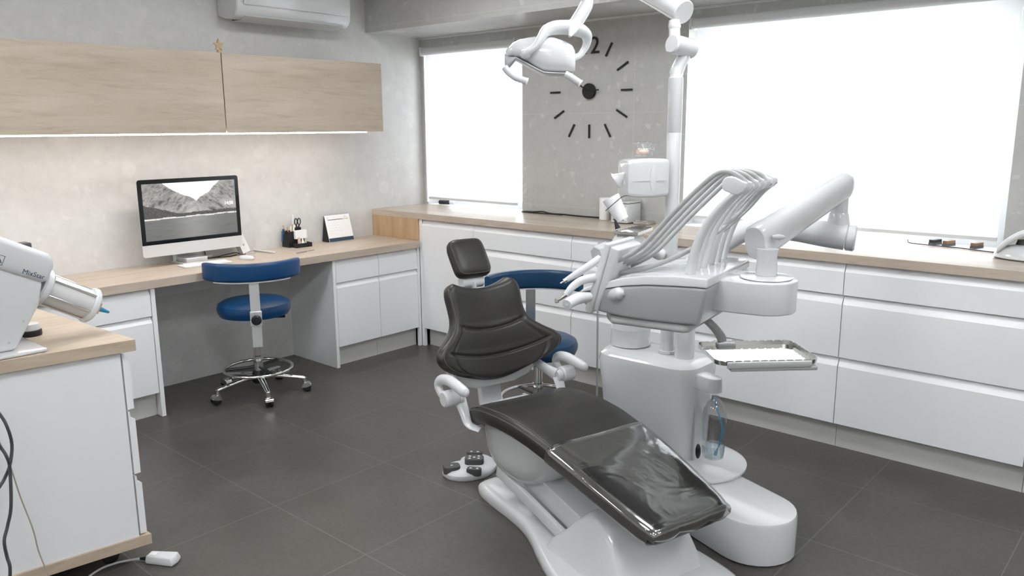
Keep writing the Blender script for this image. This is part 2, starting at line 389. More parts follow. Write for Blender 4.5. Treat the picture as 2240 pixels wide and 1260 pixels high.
for i in range(6):
    a, b = ux[i], ux[i+1]
    t = thing('base_cabinet', ((a+b)/2, -.25, 0), labs[i], 'cabinet')
    obj('carcass', bx(a+.001 if i else .4665, b-.001, -.476, -.004, .127, .8985), 'white_dull', t, smooth=False)
    if i == 0:
        obj('door', front_B(B(), a, b, .127, .9), 'white_lac', t, smooth=False)
        obj('filler', bx(.463, .4885, -.499, -.4765, 0, .9), 'white_lac', t, smooth=False)
    else:
        for z0, z1 in ((.127, .452), (.452, .748), (.748, .9)):
            obj('drawer', front_B(B(), a, b, z0, z1), 'white_lac', t, smooth=False)
    obj('plinth', bx(a+.001, b-.001, -.45, -.42, 0, .126), 'plinth', t, smooth=False)
# window counter
t = thing('worktop', (2.4, -.25, .9), 'long light oak worktop running along the window wall', 'worktop')
obj('top', bx(WX+.001, 4.9, -.512, -.001, .9, HC), 'wood_x', t, smooth=False, bev=.0015)
solo('end_panel', bx(WX+.001, .4625, -.511, -.488, .7505, .8995), 'wood_z', 'warm oak end panel between the desk top and the higher window counter', 'panel', smooth=False)
# desk
DX = .4804
t = thing('desk', (.22, -1.9, .705), 'long light oak desk top along the left stone wall', 'desk')
obj('top', bx(WX+.001, DX, -3.3, -.512, .705, .75), 'wood_y', t, smooth=False, bev=.0015)
solo('back_rail', bx(WX+.001, WX+.02, -2.362, -1.237, .555, .7045), 'white_dull', 'white rail on the stone wall under the desk top', 'rail', smooth=False)
def side_panel(y0, y1, label):
    return solo('side_panel', bx(WX+.001, .462, y0, y1, 0, .7045), 'white_lac', label, 'panel', smooth=False)
side_panel(-1.236, -1.214, 'white side panel right of the knee space under the desk')
side_panel(-2.385, -2.363, 'white side panel left of the knee space under the desk')
for j, (a, b, lb) in enumerate(((-1.212, -.866, 'narrow white base cabinet under the desk, beside the knee space'),
                                (-.866, -.512, 'narrow white base cabinet under the desk, in the inner corner'),
                                (-3.2, -2.387, 'wide white base cabinet under the left end of the desk'))):
    t = thing('base_cabinet', (.2, (a+b)/2, 0), lb, 'cabinet')
    obj('carcass', bx(WX+.002, .437, a+.001, b-.001, .133, .7035), 'white_dull', t, smooth=False)
    obj('drawer', front_A(B(), a, b-(.012 if j == 1 else 0), .553, .703), 'white_lac', t, smooth=False)
    obj('door', front_A(B(), a, b-(.012 if j == 1 else 0), .133, .553), 'white_lac', t, smooth=False)
    if j == 1: obj('filler', bx(.4385, .459, -.522, -.5, 0, .7035), 'white_lac', t, smooth=False)
    obj('plinth', bx(.38, .41, a+.001, b-.001, 0, .132), 'plinth', t, smooth=False)
# upper cabinets
for a, b, lb in ((-1.820, -.692, 'light oak wall cabinet nearer the corner, right of the door joint'), (-3.3, -1.826, 'longer light oak wall cabinet at the left edge, left of the door joint')):
    t = thing('wall_cabinet', (.16, (a+b)/2, 1.4946), lb, 'wall cabinet')
    obj('carcass', bx(WX+.001, .328, a+.002, b-.002, 1.505, 1.9299), 'wood_door', t, smooth=False)
    obj('door', bx(.331, .35, a, b, 1.4946, 1.9299), 'wood_door', t, smooth=False)
solo('led_strip', bx(.326, .349, -3.25, -.83, 1.4875, 1.4944), 'led', 'glowing white light strip along the underside of the oak wall cabinets', 'light strip', smooth=False)
# angel-like star ornament on the cabinet
t = thing('star_ornament', (.30, -1.806, 1.93), 'tiny golden star ornament standing on the oak wall cabinet', 'ornament')
bm = B(); pts = []
for k in range(10): a = PI/2+PI*k/5; r = .034 if k % 2 == 0 else .014; pts.append((-1.806+r*math.cos(a), 1.975+r*math.sin(a)))
prism(bm, pts, .296, .304, 'X'); obj('star', bm, mat('gold_dull', (.45, .33, .2), .4, .5), t, smooth=False)
obj('foot', cyl(B(), (.30, -1.806, 1.9302), (.30, -1.806, 1.952), .012, 12, .002), 'tan', t)
solo('wall_notice', bx(WX+.0006, WX+.003, -3.05, -2.865, 1.27, 1.47), 'paper', 'white paper sheet on the stone wall at the left edge, below the oak cabinet', 'notice', smooth=False)

# ------------------------------------------------------------------ air conditioner
t = thing('air_conditioner', (.08, -1.24, 2.15), 'white split air conditioner high on the left stone wall', 'air conditioner')
y0, y1 = -1.615, -.80
prof = [(WX+.001, 2.175), (.06, 2.152), (.12, 2.150), (.165, 2.162), (.192, 2.195), (.2, 2.25), (.2, 2.40), (.175, 2.44), (WX+.001, 2.44)]
bm = prism(B(), prof, y0, y1, 'Y'); obj('housing', bm, 'white_gloss', t, bev=.012)
bm = B(); prism(bm, [(.205, 2.225), (.2085, 2.23), (.2085, 2.385), (.18, 2.43), (.176, 2.43), (.2, 2.385)], y0+.04, y1-.02, 'Y'); obj('front_panel', bm, 'white_gloss', t, bev=.003)
bm = B(); prism(bm, [(.045, 2.149), (.118, 2.1465), (.178, 2.169), (.18, 2.166), (.12, 2.143), (.045, 2.146)], y0+.06, y1-.05, 'Y'); obj('louvre', bm, 'white_pl', t)
obj('slot', bx(.028, .04, y0+.06, y1-.05, 2.150, 2.1575), 'dgrey', t, smooth=False)

# ------------------------------------------------------------------ wall clock
t = thing('wall_clock', (1.539, -.001, 1.735), 'large black wall clock of stick-on bars on the stone pier between the windows', 'clock')
cc = V3(1.539, 0, 1.735)
obj('hub', cyl(B(), (1.539, -.001, 1.735), (1.539, -.024, 1.735), .048, 36), 'black', t)
for h in range(1, 12):
    a = PI/2-h*PI/6; d = V3(math.cos(a), 0, math.sin(a)); s = V3(-math.sin(a), 0, math.cos(a))
    r1, r2 = (.235, .325) if h in (1, 2, 4, 5, 7, 8, 10, 11, 6) else (.235, .315)
    if h == 6: r1, r2 = .205, .29
    obj('hour_bar', obox(B(), cc+d*((r1+r2)/2)+V3(0, -.0055, 0), d, V3(0, 1, 0), s, (r2-r1)/2, .004, .0055), 'black', t, smooth=False)
text('12', .145, .003, 'black', basis((1.465, -.0045, 1.962), (1, 0, 0), (0, 0, 1)), t, 'numeral')
for a, L, nm in ((math.radians(148), .16, 'minute_hand'), (math.radians(4), .075, 'hour_hand')):
    d = V3(math.cos(a), 0, math.sin(a)); s = V3(-math.sin(a), 0, math.cos(a))
    obj(nm, obox(B(), cc+d*(L/2+.01)+V3(0, -.027, 0), d, V3(0, 1, 0), s, L/2, .0015, .004), 'black', t, smooth=False)
# ------------------------------------------------------------------ dental chair (local: x to the feet, y to the window wall)
CA = math.atan2(-.257, .966)
ch = thing('dental_chair', (2.55, -1.88, 0), 'dental treatment chair with black leather cushions on a glossy white base', 'dental chair', CA)
# seat and leg cushion
prof = [(-.075, .405, .205), (-.045, .432, .215), (.02, .462, .222), (.10, .482, .226), (.20, .492, .228), (.30, .493, .228), (.40, .484, .225), (.50, .467, .220),
        (.62, .440, .212), (.74, .408, .203), (.86, .374, .190), (.94, .351, .178), (.985, .335, .165)]
def seat_ring(u, z, hw, th, nx, nz, n=64, lift=0.0, grow=0.0):
    out = []
    for k in range(n):
        a = 2*PI*k/n; c, s = math.cos(a), math.sin(a); p = .40
        y = (hw+grow)*math.copysign(abs(c)**p, c); h = (th/2+grow)*math.copysign(abs(s)**.55, s)
        dish = -.010*(1-(y/hw)**2) if s > 0 else 0
        h2 = h-th/2+dish+lift
        out.append(V3(u+nx*h2, y, z+nz*h2))
    return out
def seat_rings(us, lift=0, grow=0):
    R = []
    for u in us:
        for i in range(len(prof)-1):
            if prof[i][0] <= u <= prof[i+1][0]+1e-6:
                q = (u-prof[i][0])/(prof[i+1][0]-prof[i][0]); z = prof[i][1]+q*(prof[i+1][1]-prof[i][1]); hw = prof[i][2]+q*(prof[i+1][2]-prof[i][2])
                sl = (prof[i+1][1]-prof[i][1])/(prof[i+1][0]-prof[i][0])
                break
        l = math.hypot(1, sl)
        th = .085 if u < .5 else .085-.008*(u-.5)/.5
        e = min((u+.075)/.03, (.985-u)/.022, 1); sh = math.sqrt(max(0, 1-(1-max(e, 0))**2)); hw2 = hw-(1-sh)*.03
        R.append(seat_ring(u, z, hw2, th*(.45+.55*sh), -sl/l, 1/l, lift=lift-(1-sh)*th*.27, grow=grow))
    return R
us = [-.075, -.070, -.062, -.052, -.045]+[-.02+.03*i for i in range(33)]+[.95, .962, .973, .98, .985]
us = sorted(set(round(min(max(u, -.075), .985), 4) for u in us))
cush = obj('seat_cushion', loft(B(), seat_rings(us)), 'leather', ch, True)
# piping seams along both sides
for sgn in (-1, 1):
    pts = []
    for u in [-.03+.06*i for i in range(17)]:
        r = seat_rings([u])[0]; k = 7 if sgn > 0 else 25
        pts.append(r[k]+V3(0, 0, .0005))
    obj('seam', tube(B(), pts, .0022, 6, 2), 'stitch', cush, True)
    pts = []
    for u in [-.03+.06*i for i in range(17)]:
        r = seat_rings([u])[0]; k = 3 if sgn > 0 else 29
        pts.append(r[k])
    obj('seam', tube(B(), pts, .0018, 6, 2), 'stitch', cush, True)
# transparent foot cover: an open sleeve over the upper side, with a scalloped tongue over the toe
bm = B(); rings = []
for u in [.515+.02*i for i in range(23)]+[.965, .975, .983]:
    r = seat_rings([u], 0, .004)[0]; q = r[-9:]+r[:42]
    rings.append([p+V3(.0, 0, .0008) for p in q])
rings = rings[:-2]; end = rings[-1]; m_ = len(end)
for k in range(1, 7):
    row = []
    for j, p in enumerate(end):
        y = p.y/.172; dr = .012+.026*abs(math.cos(PI*1.5*max(-1, min(1, y))))**.6
        inside = 9 < j < m_-10; q = k/6
        row.append(V3(p.x+(.0235*math.sin(min(1, q*1.6)*PI/2) if inside else .006*q), p.y*(1-.04*q if inside else 1), p.z-(.006*q+dr*max(0, q-.3)/.7 if inside else 0)))
    rings.append(row)
loft(bm, rings, cap=False, closed=False)
fo = obj('foot_cover', bm, 'film', ch, True, label='clear plastic cover over the foot end')
sol = fo.modifiers.new('thick', 'SOLIDIFY'); sol.thickness = .0008
# backrest
BK = [(p.x, p.y) for p in smoothpath([(0, .135, 0), (.03, .185, 0), (.08, .240, 0), (.16, .286, 0), (.25, .302, 0), (.34, .286, 0), (.44, .238, 0), (.54, .198, 0), (.64, .180, 0), (.76, .178, 0), (.87, .180, 0), (.94, .172, 0), (.975, .156, 0), (1, .128, 0)], 8)]
def back_pt(s, t, front):
    """s -1..1 across, t 0..1 up; local frame of the chair"""
    ht = .405
    for (a, x), (b, y) in zip(BK, BK[1:]):
        if t <= b+1e-9: w = x+(y-x)*(t-a)/(b-a); break
    yb = .0-.0*s; top = .030*(abs(s)**2)-.014
    y = s*w
    hgt = ht*t + (top*(t**3)) + (.035*(abs(s)**2.2))*((1-t)**3)
    # edge roundness
    es = 1-abs(s)**10; et = 1-(abs(2*t-1))**22
    e = max(0, min(es, et)); th = .034*math.sqrt(e)
    groove = 0
    if front:
        for yc, dpt in ((.595-.075*(1-s*s)+.0, .008), (.33-.085*(1-s*s), .008)):
            if abs(s) < .86: groove += dpt*math.exp(-((t-yc)/.016)**2)*min(1, (.86-abs(s))/.1)
        if t < .60:
            sw = .80-.12*t
            groove += .006*math.exp(-((abs(s)-.74)/.022)**2)*min(1, (.60-t)/.06)
        th += .012*math.sqrt(e)*(1 if t < .6 else 1)
        th += .006*math.sin(PI*min(1, max(0, (t-.33)/.27)))*math.sqrt(e)
    bend = .085*(abs(y)/.3)**2            # wings come forward
    lean = .40                            # lean backwards
    c, sn = math.cos(lean), math.sin(lean)
    f = (th-groove if front else -th*.8)+bend
    along = V3(-sn, 0, c); nrm = V3(c, 0, sn)
    base = V3(-.135, 0, .487)
    return base+along*hgt+nrm*f+V3(0, y, 0)
ns, nt_ = 96, 150
bm = B(); G = {}
for front in (1, 0):
    for i in range(ns+1):
        s = math.sin(PI/2*(-1+2*i/ns))
        for j in range(nt_+1):
            t = .5-.5*math.cos(PI*j/nt_); t = .35*t+.65*j/nt_
            if not front and (i in (0, ns) or j in (0, nt_)): G[(0, i, j)] = G[(1, i, j)]
            else: G[(front, i, j)] = bm.verts.new(back_pt(s, t, front))
    for i in range(ns):
        for j in range(nt_):
            try: bm.faces.new((G[(front, i, j)], G[(front, i+1, j)], G[(front, i+1, j+1)], G[(front, i, j+1)]))
            except ValueError: pass
back = obj('backrest', bm, 'leather', ch, True)
for sgn in (-1, 1):
    pts = [back_pt(sgn*.93, .05+.055*i, 1)+V3(.001, 0, 0) for i in range(17)]
    obj('seam', tube(B(), pts, .0018, 6, 2), 'stitch', back, True)
# white back shell and its bracket
along = V3(-math.sin(.40), 0, math.cos(.40)); nrm = V3(math.cos(.40), 0, math.sin(.40)); yv = V3(0, 1, 0)
bm = B(); rings = []
for t, w in ((-.02, .10), (0, .17), (.05, .225), (.12, .24), (.2, .20), (.28, .13), (.34, .08)):
    c = V3(-.135, 0, .487)+along*t-nrm*.032
    rings.append([c+yv*(w*math.cos(a))+nrm*(.022*math.sin(a)+.05*(w*math.cos(a)/.3)**2) for a in [2*PI*k/20 for k in range(20)]])
obj('back_shell', loft(bm, rings), 'white_gloss', ch, True)
bm = B(); rings = []
for p, w, d in ((V3(-.185, 0, .53), .055, .02), (V3(-.205, 0, .45), .052, .018), (V3(-.195, 0, .37), .050, .018), (V3(-.13, 0, .30), .055, .02), (V3(-.02, 0, .27), .07, .03)):
    rings.append([p+V3(x*.0, y, 0)+V3(h, 0, 0) for y, h in rrect(w*2, d*2, .008, 3) for x in (1,)])
obj('back_post', loft(bm, rings), 'white_gloss', ch, True)
# headrest
hc = V3(-.347, -.004, .970); la = V3(-.60, 0, .80).normalized(); hn = V3(.80, 0, .60).normalized(); hy = V3(0, 1, 0)
rings = []; N = 28
def hring(k, w, h, cz): return [hc+hy*x+la*y+hn*cz for x, y in [(w*math.copysign(abs(math.cos(a))**.36, math.cos(a)), h*math.copysign(abs(math.sin(a))**.36, math.sin(a))) for a in [2*PI*i/40 for i in range(40)]]]
for w, h, z in ((.058, .062, -.034), (.076, .080, -.032), (.083, .088, -.014), (.084, .089, .004), (.081, .086, .016), (.075, .079, .024), (.062, .066, .028), (.04, .04, .030), (.002, .002, .0305)):
    rings.append(hring(0, w, h, z))
hd = obj('headrest', loft(B(), rings), 'leather', ch, True)
ring = hring(0, .0785, .0825, .0197)
obj('seam', tube(B(), ring+[ring[0]], .0016, 6, 1), 'stitch', hd, True)
obj('headrest_plate', obox(B(), hc-hn*.042, hy, la, hn, .062, .06, .007), 'white_gloss', ch, True, bev=.005)
bm = B(); cyl(bm, hc-hn*.045-la*.09-hy*.052, hc-hn*.045-la*.09+hy*.052, .027); obj('headrest_joint', bm, 'white_pl', ch, True)
bm = B()
tube(bm, [hc-hn*.05-la*.065, hc-hn*.06-la*.1, V3(-.325, .0, .845), V3(-.315, .0, .78)], .038, 14, 6, flat=.3, ref=(0, 1, 0)); obj('headrest_bar', bm, 'white_gloss', ch, True)
# arms
for sg in (-1, 1):
    J = V3(-.035, sg*.285, .487)
    bm = B(); cyl(bm, J+V3(0, sg*-.03, 0), J+V3(0, sg*.03, 0), .033, 28, .006); cyl(bm, J+V3(0, sg*-.055, -.004), J+V3(0, sg*-.03, -.004), .027, 28, .004)
    arm = obj('armrest', bm, 'white_pl', ch, True)
    bm = B()
    tube(bm, [J+V3(-.02, sg*.005, -.01), J+V3(-.062, sg*.005, .005), J+V3(-.082, sg*.005, .032), J+V3(-.062, sg*.003, .058), J+V3(-.01, 0, .070), J+V3(.05, 0, .066), J+V3(.105, 0, .058), J+V3(.128, 0, .058), J+V3(.136, 0, .058)],
         [.013, .0145, .016, .0175, .019, .0195, .019, .015, .005], 18, 8, flat=1.15)
    obj('arm_pad', bm, 'white_pl', arm, True)
    bm = B()
    tube(bm, [J+V3(.0, sg*-.045, -.01), J+V3(.03, sg*-.048, -.06), J+V3(.06, sg*-.05, -.1), J+V3(.10, sg*-.075, -.115)], [.027, .022, .018, .014], 14, 6, flat=.45, ref=(1, 0, 0)); obj('arm_bracket', bm, 'white_gloss', arm, True)
    bm = B()
    tube(bm, [J+V3(-.005, sg*-.05, .0), J+V3(-.06, sg*-.07, .02), J+V3(-.13, sg*-.09, .045), J+V3(-.16, sg*-.13, .05)], [.03, .024, .02, .016], 14, 6, flat=.5, ref=(0, 1, 0)); obj('back_bracket', bm, 'white_gloss', arm, True)
# seat housing
rings = []
for z, a, b_, c0 in ((.425, -.06, .40, .165), (.36, -.062, .41, .168), (.28, -.055, .39, .165), (.235, -.03, .35, .155), (.20, .02, .30, .14), (.182, .08, .24, .11)):
    rings.append([V3((a+b_)/2+(b_-a)/2*math.copysign(abs(math.cos(t))**.6, math.cos(t)), c0*math.copysign(abs(math.sin(t))**.6, math.sin(t)), z) for t in [2*PI*k/36 for k in range(36)]])
obj('seat_housing', loft(B(), rings), 'white_gloss', ch, True)
obj('leg_support', loft(B(), [[V3(u, y, z+h) for y, h in rrect(w, th, .01, 3)] for u, z, w, th in ((.35, .375, .28, .06), (.6, .345, .27, .045), (.86, .285, .24, .03))]), 'white_pl', ch, True)
# lifting arm
def beam(p0, p1, y0, y1, h):
    d = (Vector(p1)-Vector(p0)); L = d.length; d.normalize(); n = d.cross(V3(0, 1, 0)).normalized()
    m = (Vector(p0)+Vector(p1))/2; return obox(B(), (m.x, (y0+y1)/2, m.z), d, V3(0, 1, 0), n, L/2, (y1-y0)/2, h/2)
obj('lift_arm', beam((.07, 0, .235), (.62, 0, .115), -.095, .10, .085), 'white_pl', ch, True, bev=.004)
obj('lift_link', beam((.06, 0, .185), (.56, 0, .075), -.135, -.115, .045), 'white_pl', ch, True, bev=.003)
# wedge cover
rings = []
for z, u0, u1, w0, w1 in ((.05, .44, .86, .185, .20), (.09, .465, .85, .172, .19), (.15, .53, .825, .155, .175), (.20, .575, .795, .143, .165), (.232, .61, .76, .13, .152), (.24, .625, .745, .12, .142)):
    r = .03; rings.append([V3(u0+r, -w0, z), V3(u0+r*.3, -w0+r*.3, z), V3(u0, -w0+r, z), V3(u0, w0-r, z), V3(u0+r*.3, w0-r*.3, z), V3(u0+r, w0, z), V3((u0+u1)/2, (w0+w1)/2, z), V3(u1-r, w1, z), V3(u1-r*.3, w1-r*.3, z), V3(u1, w1-r, z), V3(u1, -w1+r, z), V3(u1-r*.3, -w1+r*.3, z), V3(u1-r, -w1, z), V3((u0+u1)/2, -(w0+w1)/2, z)])
obj('base_cover', loft(B(), rings), 'white_gloss', ch, True, bev=.008)
# floor plate
def plate_outline(g=0):
    half = [(-.155, .0), (-.15, .07), (-.12, .105+g), (.0, .118+g), (.12, .122+g), (.24, .135+g), (.34, .165+g), (.44, .205+g), (.56, .245+g), (.70, .262+g), (.86, .262+g), (.97, .24+g), (1.02, .18), (1.03, 0)]
    return half
def dense(h): 
    p = smoothpath([(x, y, 0) for x, y in h], 4); return [(q.x, q.y) for q in p]
h = dense(plate_outline())
def ring_of(h, k, z): return [V3(.4+(x-.4)*k[0], -y*k[1], z) for x, y in h]+[V3(.4+(x-.4)*k[0], y*k[1], z) for x, y in h[-2:0:-1]]
bm = loft(B(), [ring_of(h, (1, 1), .0005), ring_of(h, (1.008, 1.02), .008), ring_of(h, (1.008, 1.02), .03), ring_of(h, (.995, .985), .043), ring_of(h, (.97, .93), .05), ring_of(h, (.90, .80), .054)])
obj('base_plate', bm, 'white_gloss', ch, True)

# ------------------------------------------------------------------ foot control
t = thing('foot_control', (2.2, -1.80, 0), 'white foot control with dark rubber buttons on the floor beside the chair base', 'foot control', math.radians(18))
out = [(-.075, -.10), (-.03, -.125), (.03, -.115), (.085, -.06), (.105, .01), (.09, .08), (.03, .125), (-.03, .10), (-.06, .05), (-.055, .0), (-.09, -.045)]
out = [(x*1.1, y*1.05) for x, y in out]
o2 = dense([(x, y) for x, y in out]+[out[0]])[:-1]
bm = loft(B(), [[V3(x*k, y*k, z) for x, y in o2] for k, z in ((.97, .0005), (1, .01), (.98, .022), (.86, .034), (.6, .042))])
obj('shell', bm, 'white_pl', t, True)
def pad(c, w, h, z, rot, n):
    d = V3(math.cos(rot), math.sin(rot), 0); e = V3(-d.y, d.x, 0); bm = B()
    loft(bm, [[V3(*c, zz)+d*x*k+e*y*k for x, y in rrect(w, h, min(w, h)*.3, 4)] for k, zz in ((1, z-.03), (1, z-.004), (.93, z))])
    o = obj('button', bm, 'dgrey', t, True)
    for dx, dy in n:
        sphere(bm2 := B(), V3(*c, z)+d*dx+e*dy, .006, (1, 1, .35), 12); obj('dot', bm2, 'white_pl', o, True)
pad((-.045, -.085), .075, .06, .05, .6, [(0, 0)])
pad((.025, .0), .085, .065, .066, .4, [(0, 0), (-.02, .012), (-.02, -.012), (.02, .012), (.02, -.012)])
pad((-.01, .075), .07, .035, .058, .3, [(-.015, 0), (.015, 0)])
pad((.06, -.075), .065, .035, .05, .2, [(-.015, 0), (.015, 0)])
solo('foot_pedal_bar', tube(B(), [(2.14, -1.60, .02), (2.17, -1.61, .06), (2.2, -1.63, .10)], [.008, .01, .006], 8, 4, flat=.5), 'black', 'small black lever standing behind the foot control', 'lever')

# ------------------------------------------------------------------ dental unit on the floor
du = thing('dental_unit', (3.0, -1.42, 0), 'tall white dental unit column on a rounded floor base beside the chair', 'dental unit')
dx, dy = -.942, .335
st = stadium(3.458, -1.60, .15, dx, dy, .72)
cx_, cy_ = 3.458+dx*.36, -1.60+dy*.36
def shrink(P, d):
    out = []
    for (x, y) in P:
        # distance to the spine of the stadium
        s = max(0, min(.72, (x-3.458)*dx+(y+1.60)*dy)); qx, qy = 3.458+dx*s, -1.60+dy*s; l = math.hypot(x-qx, y-qy)
        out.append((qx+(x-qx)*(l-d)/l, qy+(y-qy)*(l-d)/l))
    return out
bm = loft(B(), [[V3(x, y, z) for x, y in shrink(st, d)] for d, z in ((.006, .0005), (0, .006), (0, .148), (.004, .157), (.012, .160))])
obj('floor_base', bm, 'white_gloss', du)
obj('base_collar', lathe(B(), [(.215, 0), (.22, .004), (.22, .012), (.20, .022), (.12, .04)], (3.09, -1.40, .1605), 48), 'white_gloss', du)
bl = []
for z, x0, x1, y0, y1, r in ((.18, 2.72, 3.125, -1.525, -1.275, .09), (.35, 2.70, 3.13, -1.535, -1.27, .09), (.56, 2.68, 3.145, -1.548, -1.26, .09), (.585, 2.685, 3.14, -1.543, -1.265, .09), (.597, 2.70, 3.125, -1.528, -1.28, .085), (.60, 2.73, 3.095, -1.50, -1.31, .07)):
    bl.append([V3((x0+x1)/2+x, (y0+y1)/2+y, z) for x, y in rrect(x1-x0, y1-y0, r, 8)])
obj('cabinet_body', loft(B(), bl), 'white_gloss', du)
obj('arm_bearing', lathe(B(), [(.078, 0), (.086, .003), (.083, .075), (.0835, .0755), (.083, .077), (.078, .12), (.075, .13)], (2.765, -1.375, .6005), 40), 'white_gloss', du)
PX, PY = 2.955, -1.392
obj('lamp_pole', loft(B(), [[V3(PX+r*math.cos(a), PY+r*math.sin(a), z) for a in [2*PI*k/28 for k in range(28)]] for z, r in ((.601, .034), (.612, .034), (.614, .0285), (1.30, .0285), (1.49, .0285), (1.492, .0275), (1.494, .0285), (1.70, .0285), (1.702, .026), (1.712, .024))]), 'white_gloss', du)
obj('arm_pole', loft(B(), [[V3(3.041+r*math.cos(a), -1.404+r*math.sin(a), z) for a in [2*PI*k/28 for k in range(28)]] for z, r in ((.5985, .037), (.60, .0395), (.90, .0395), (.905, .036))]), 'white_gloss', du)
# bottle bracket
a2 = stadium(0, 0, .028, 1, 0, .13); bm = B()
o = D(1556, 838, 3.1); d = (D(1556, 838, 3.1)-V3(3.05, -1.42, D(1556, 838, 3.1).z)); d.z = 0; d.normalize(); e = V3(-d.y, d.x, 0)
bz = o.z
for_r = [[V3(o.x, o.y, z)+d*(-x+.012)*1.0+e*y*k for x, y in stadium(0, 0, .033, 1, 0, .15)] for z, k in ((bz-.03, .98), (bz-.027, 1), (bz+.018, 1), (bz+.026, .9))]
obj('bottle_bracket', loft(bm, for_r), 'white_gloss', du, bev=.002)
obj('body_joint', bx(3.128, 3.134, -1.47, -1.462, .2, .56), 'grey_pl', du, smooth=False)
sphere(bm := B(), D(1527, 987, 3.06), .03, (.35, .35, 1.0)); obj('drain_plug', bm, 'black', du)
# water bottle
W0 = D(1559, 1001, 3.1); top = bz-.031; L = top-W0.z
t = thing('water_bottle', (W0.x, W0.y, W0.z), 'clear plastic water bottle hanging under the white bracket of the dental unit', 'bottle')
pr = [(.001, .010), (.018, .004), (.030, 0), (.040, .006), (.043, .03), (.0435, .10), (.046, .14), (.0465, .165), (.042, .195), (.028, .225), (.015, L-.012), (.0135, L-.001)]
bm = lathe(B(), pr, W0, 40); obj('shell', bm, 'pet', t)
obj('water', lathe(B(), [(.001, .012), (.028, .004), (.038, .009), (.0412, .03), (.0415, .055), (.001, .0555)], W0, 32), 'water', t)
obj('dip_tube', tube(B(), [W0+V3(.0, 0, L-.01), W0+RT*.008+V3(0, 0, .2), W0+RT*.03+V3(0, 0, .13), W0+RT*.026+V3(0, 0, .07), W0+RT*.012+V3(0, 0, .022)], .0032, 8), 'teal', t)
obj('tube_filter', cyl(B(), W0+RT*.013+V3(0, 0, .028), W0+RT*.008+V3(0, 0, .010), .006, 12, .001), 'teal', t)
obj('label', loft(B(), [[W0+V3(.0445*math.cos(a), .0445*math.sin(a), z) for a in [math.radians(q) for q in range(215, 262, 6)]] for z in (.055, .078)], cap=False, closed=False), 'white_pl', t)
# thin grey stand rod behind the chair
q = V3(2.19, -.80, 0)
t = thing('floor_rod', tuple(q), 'thin grey upright rod standing between the chair and the unit', 'rod')
obj('rod', cyl(B(), q+V3(0, 0, .012), q+V3(.01, -.02, .62), .0055, 10, .001), 'hose', t); obj('foot', lathe(B(), [(.05, 0), (.05, .006), (.012, .014)], q+V3(0, 0, .0005), 24), 'hose', t)

# ------------------------------------------------------------------ delivery console
HA = math.atan2(.157, .988)
hm = thing('instrument_console', (3.448, -2.002, .905), 'white instrument console with curved whip arms hovering over the chair, on a spring arm', 'dental console', HA)
MW[hm.name] = Matrix.Translation((3.448, -2.002, 0)) @ Matrix.Rotation(HA, 4, 'Z')
hm.location = (3.448, -2.002, 0)
def HL(x, y, z): return MW[hm.name] @ V3(x, y, z)
# body: sections from right (x=0) to the left nose
sec = [(0.0, 1.030, .905, -.02, .425, .022), (-.04, 1.030, .905, -.022, .43, .018), (-.10, 1.028, .905, -.024, .43, .014), (-.20, 1.022, .905, -.024, .43, .010), (-.28, 1.010, .905, -.022, .42, .008), (-.36, .990, .912, -.015, .40, .006), (-.43, .972, .925, .0, .37, .01), (-.465, .955, .932, .03, .33, .012)]
rings = []
for x, zt, zb, y0, y1, ins in sec:
    sx = ins*1.4 if x > -.02 else 0
    rings.append([V3(x-.028 if x > -.01 else x, y0+ins, zb), V3(x-.028 if x > -.01 else x, y1-ins, zb), V3(x, y1, zt), V3(x, y0, zt)])
obj('lower_housing', loft(B(), rings), 'shaded_shell', hm, True, bev=.010)
rings = []
for x, zt, zb, y0, y1, ins in sec:
    up = {0: 1.060, 1: 1.061, 2: 1.060, 3: 1.052, 4: 1.038, 5: 1.012, 6: .986, 7: .964}[sec.index((x, zt, zb, y0, y1, ins))]
    rings.append([V3(x, y0-.001, zt+.0015), V3(x, y1+.001, zt+.0015), V3(x, y1-.004, up), V3(x, y0+.004, up)])
top = obj('upper_cover', loft(B(), rings), 'white_gloss', hm, True, bev=.006)
bm = B()
for k in range(9):
    y = .04+.04*k
    rings = [[V3(x, y-.002, z), V3(x, y+.002, z), V3(x, y+.001, z+.003), V3(x, y-.001, z+.003)] for x, z in ((-.11, 1.0595), (-.20, 1.0515), (-.28, 1.0375), (-.34, 1.0185))]
    loft(bm, rings)
ribs = obj('deck_ribs', bm, 'white_gloss', top, True, smooth=False)
obj('under_tray', prism(B(), [(-.375, .06), (-.33, .0), (-.075, .0), (-.06, .02), (-.06, .36), (-.3, .36)], .874, .9045), 'grey_pl', hm, True, bev=.012)
bm = B(); loft(bm, [[V3(.0012, y, z) for y, z in ((.03, 1.0), (.30, 1.0), (.26, .925), (.03, .925))], [V3(-.01, y, z) for y, z in ((.03, 1.0), (.30, 1.0), (.26, .925), (.03, .925))]]); bm.free()
# swivel block and post
bk = stadium(-.02, 0, .105, 1, 0, .135)
obj('swivel_block', prism(B(), [(x+.0, y+.2) for x, y in stadium(-.015, 0, .1, 1, 0, .13)], .936, 1.04), 'white_gloss', hm, True, bev=.006)
px_, py_ = .118, .2
obj('swivel_disc', lathe(B(), [(.078, 0), (.082, .003), (.080, .006), (.04, .009)], (px_, py_, 1.0405), 40), 'white_gloss', hm, True)
obj('post', lathe(B(), [(.032, 0), (.0335, .003), (.031, .06), (.034, .085)], (px_, py_, 1.0495), 32), 'white_gloss', hm, True)
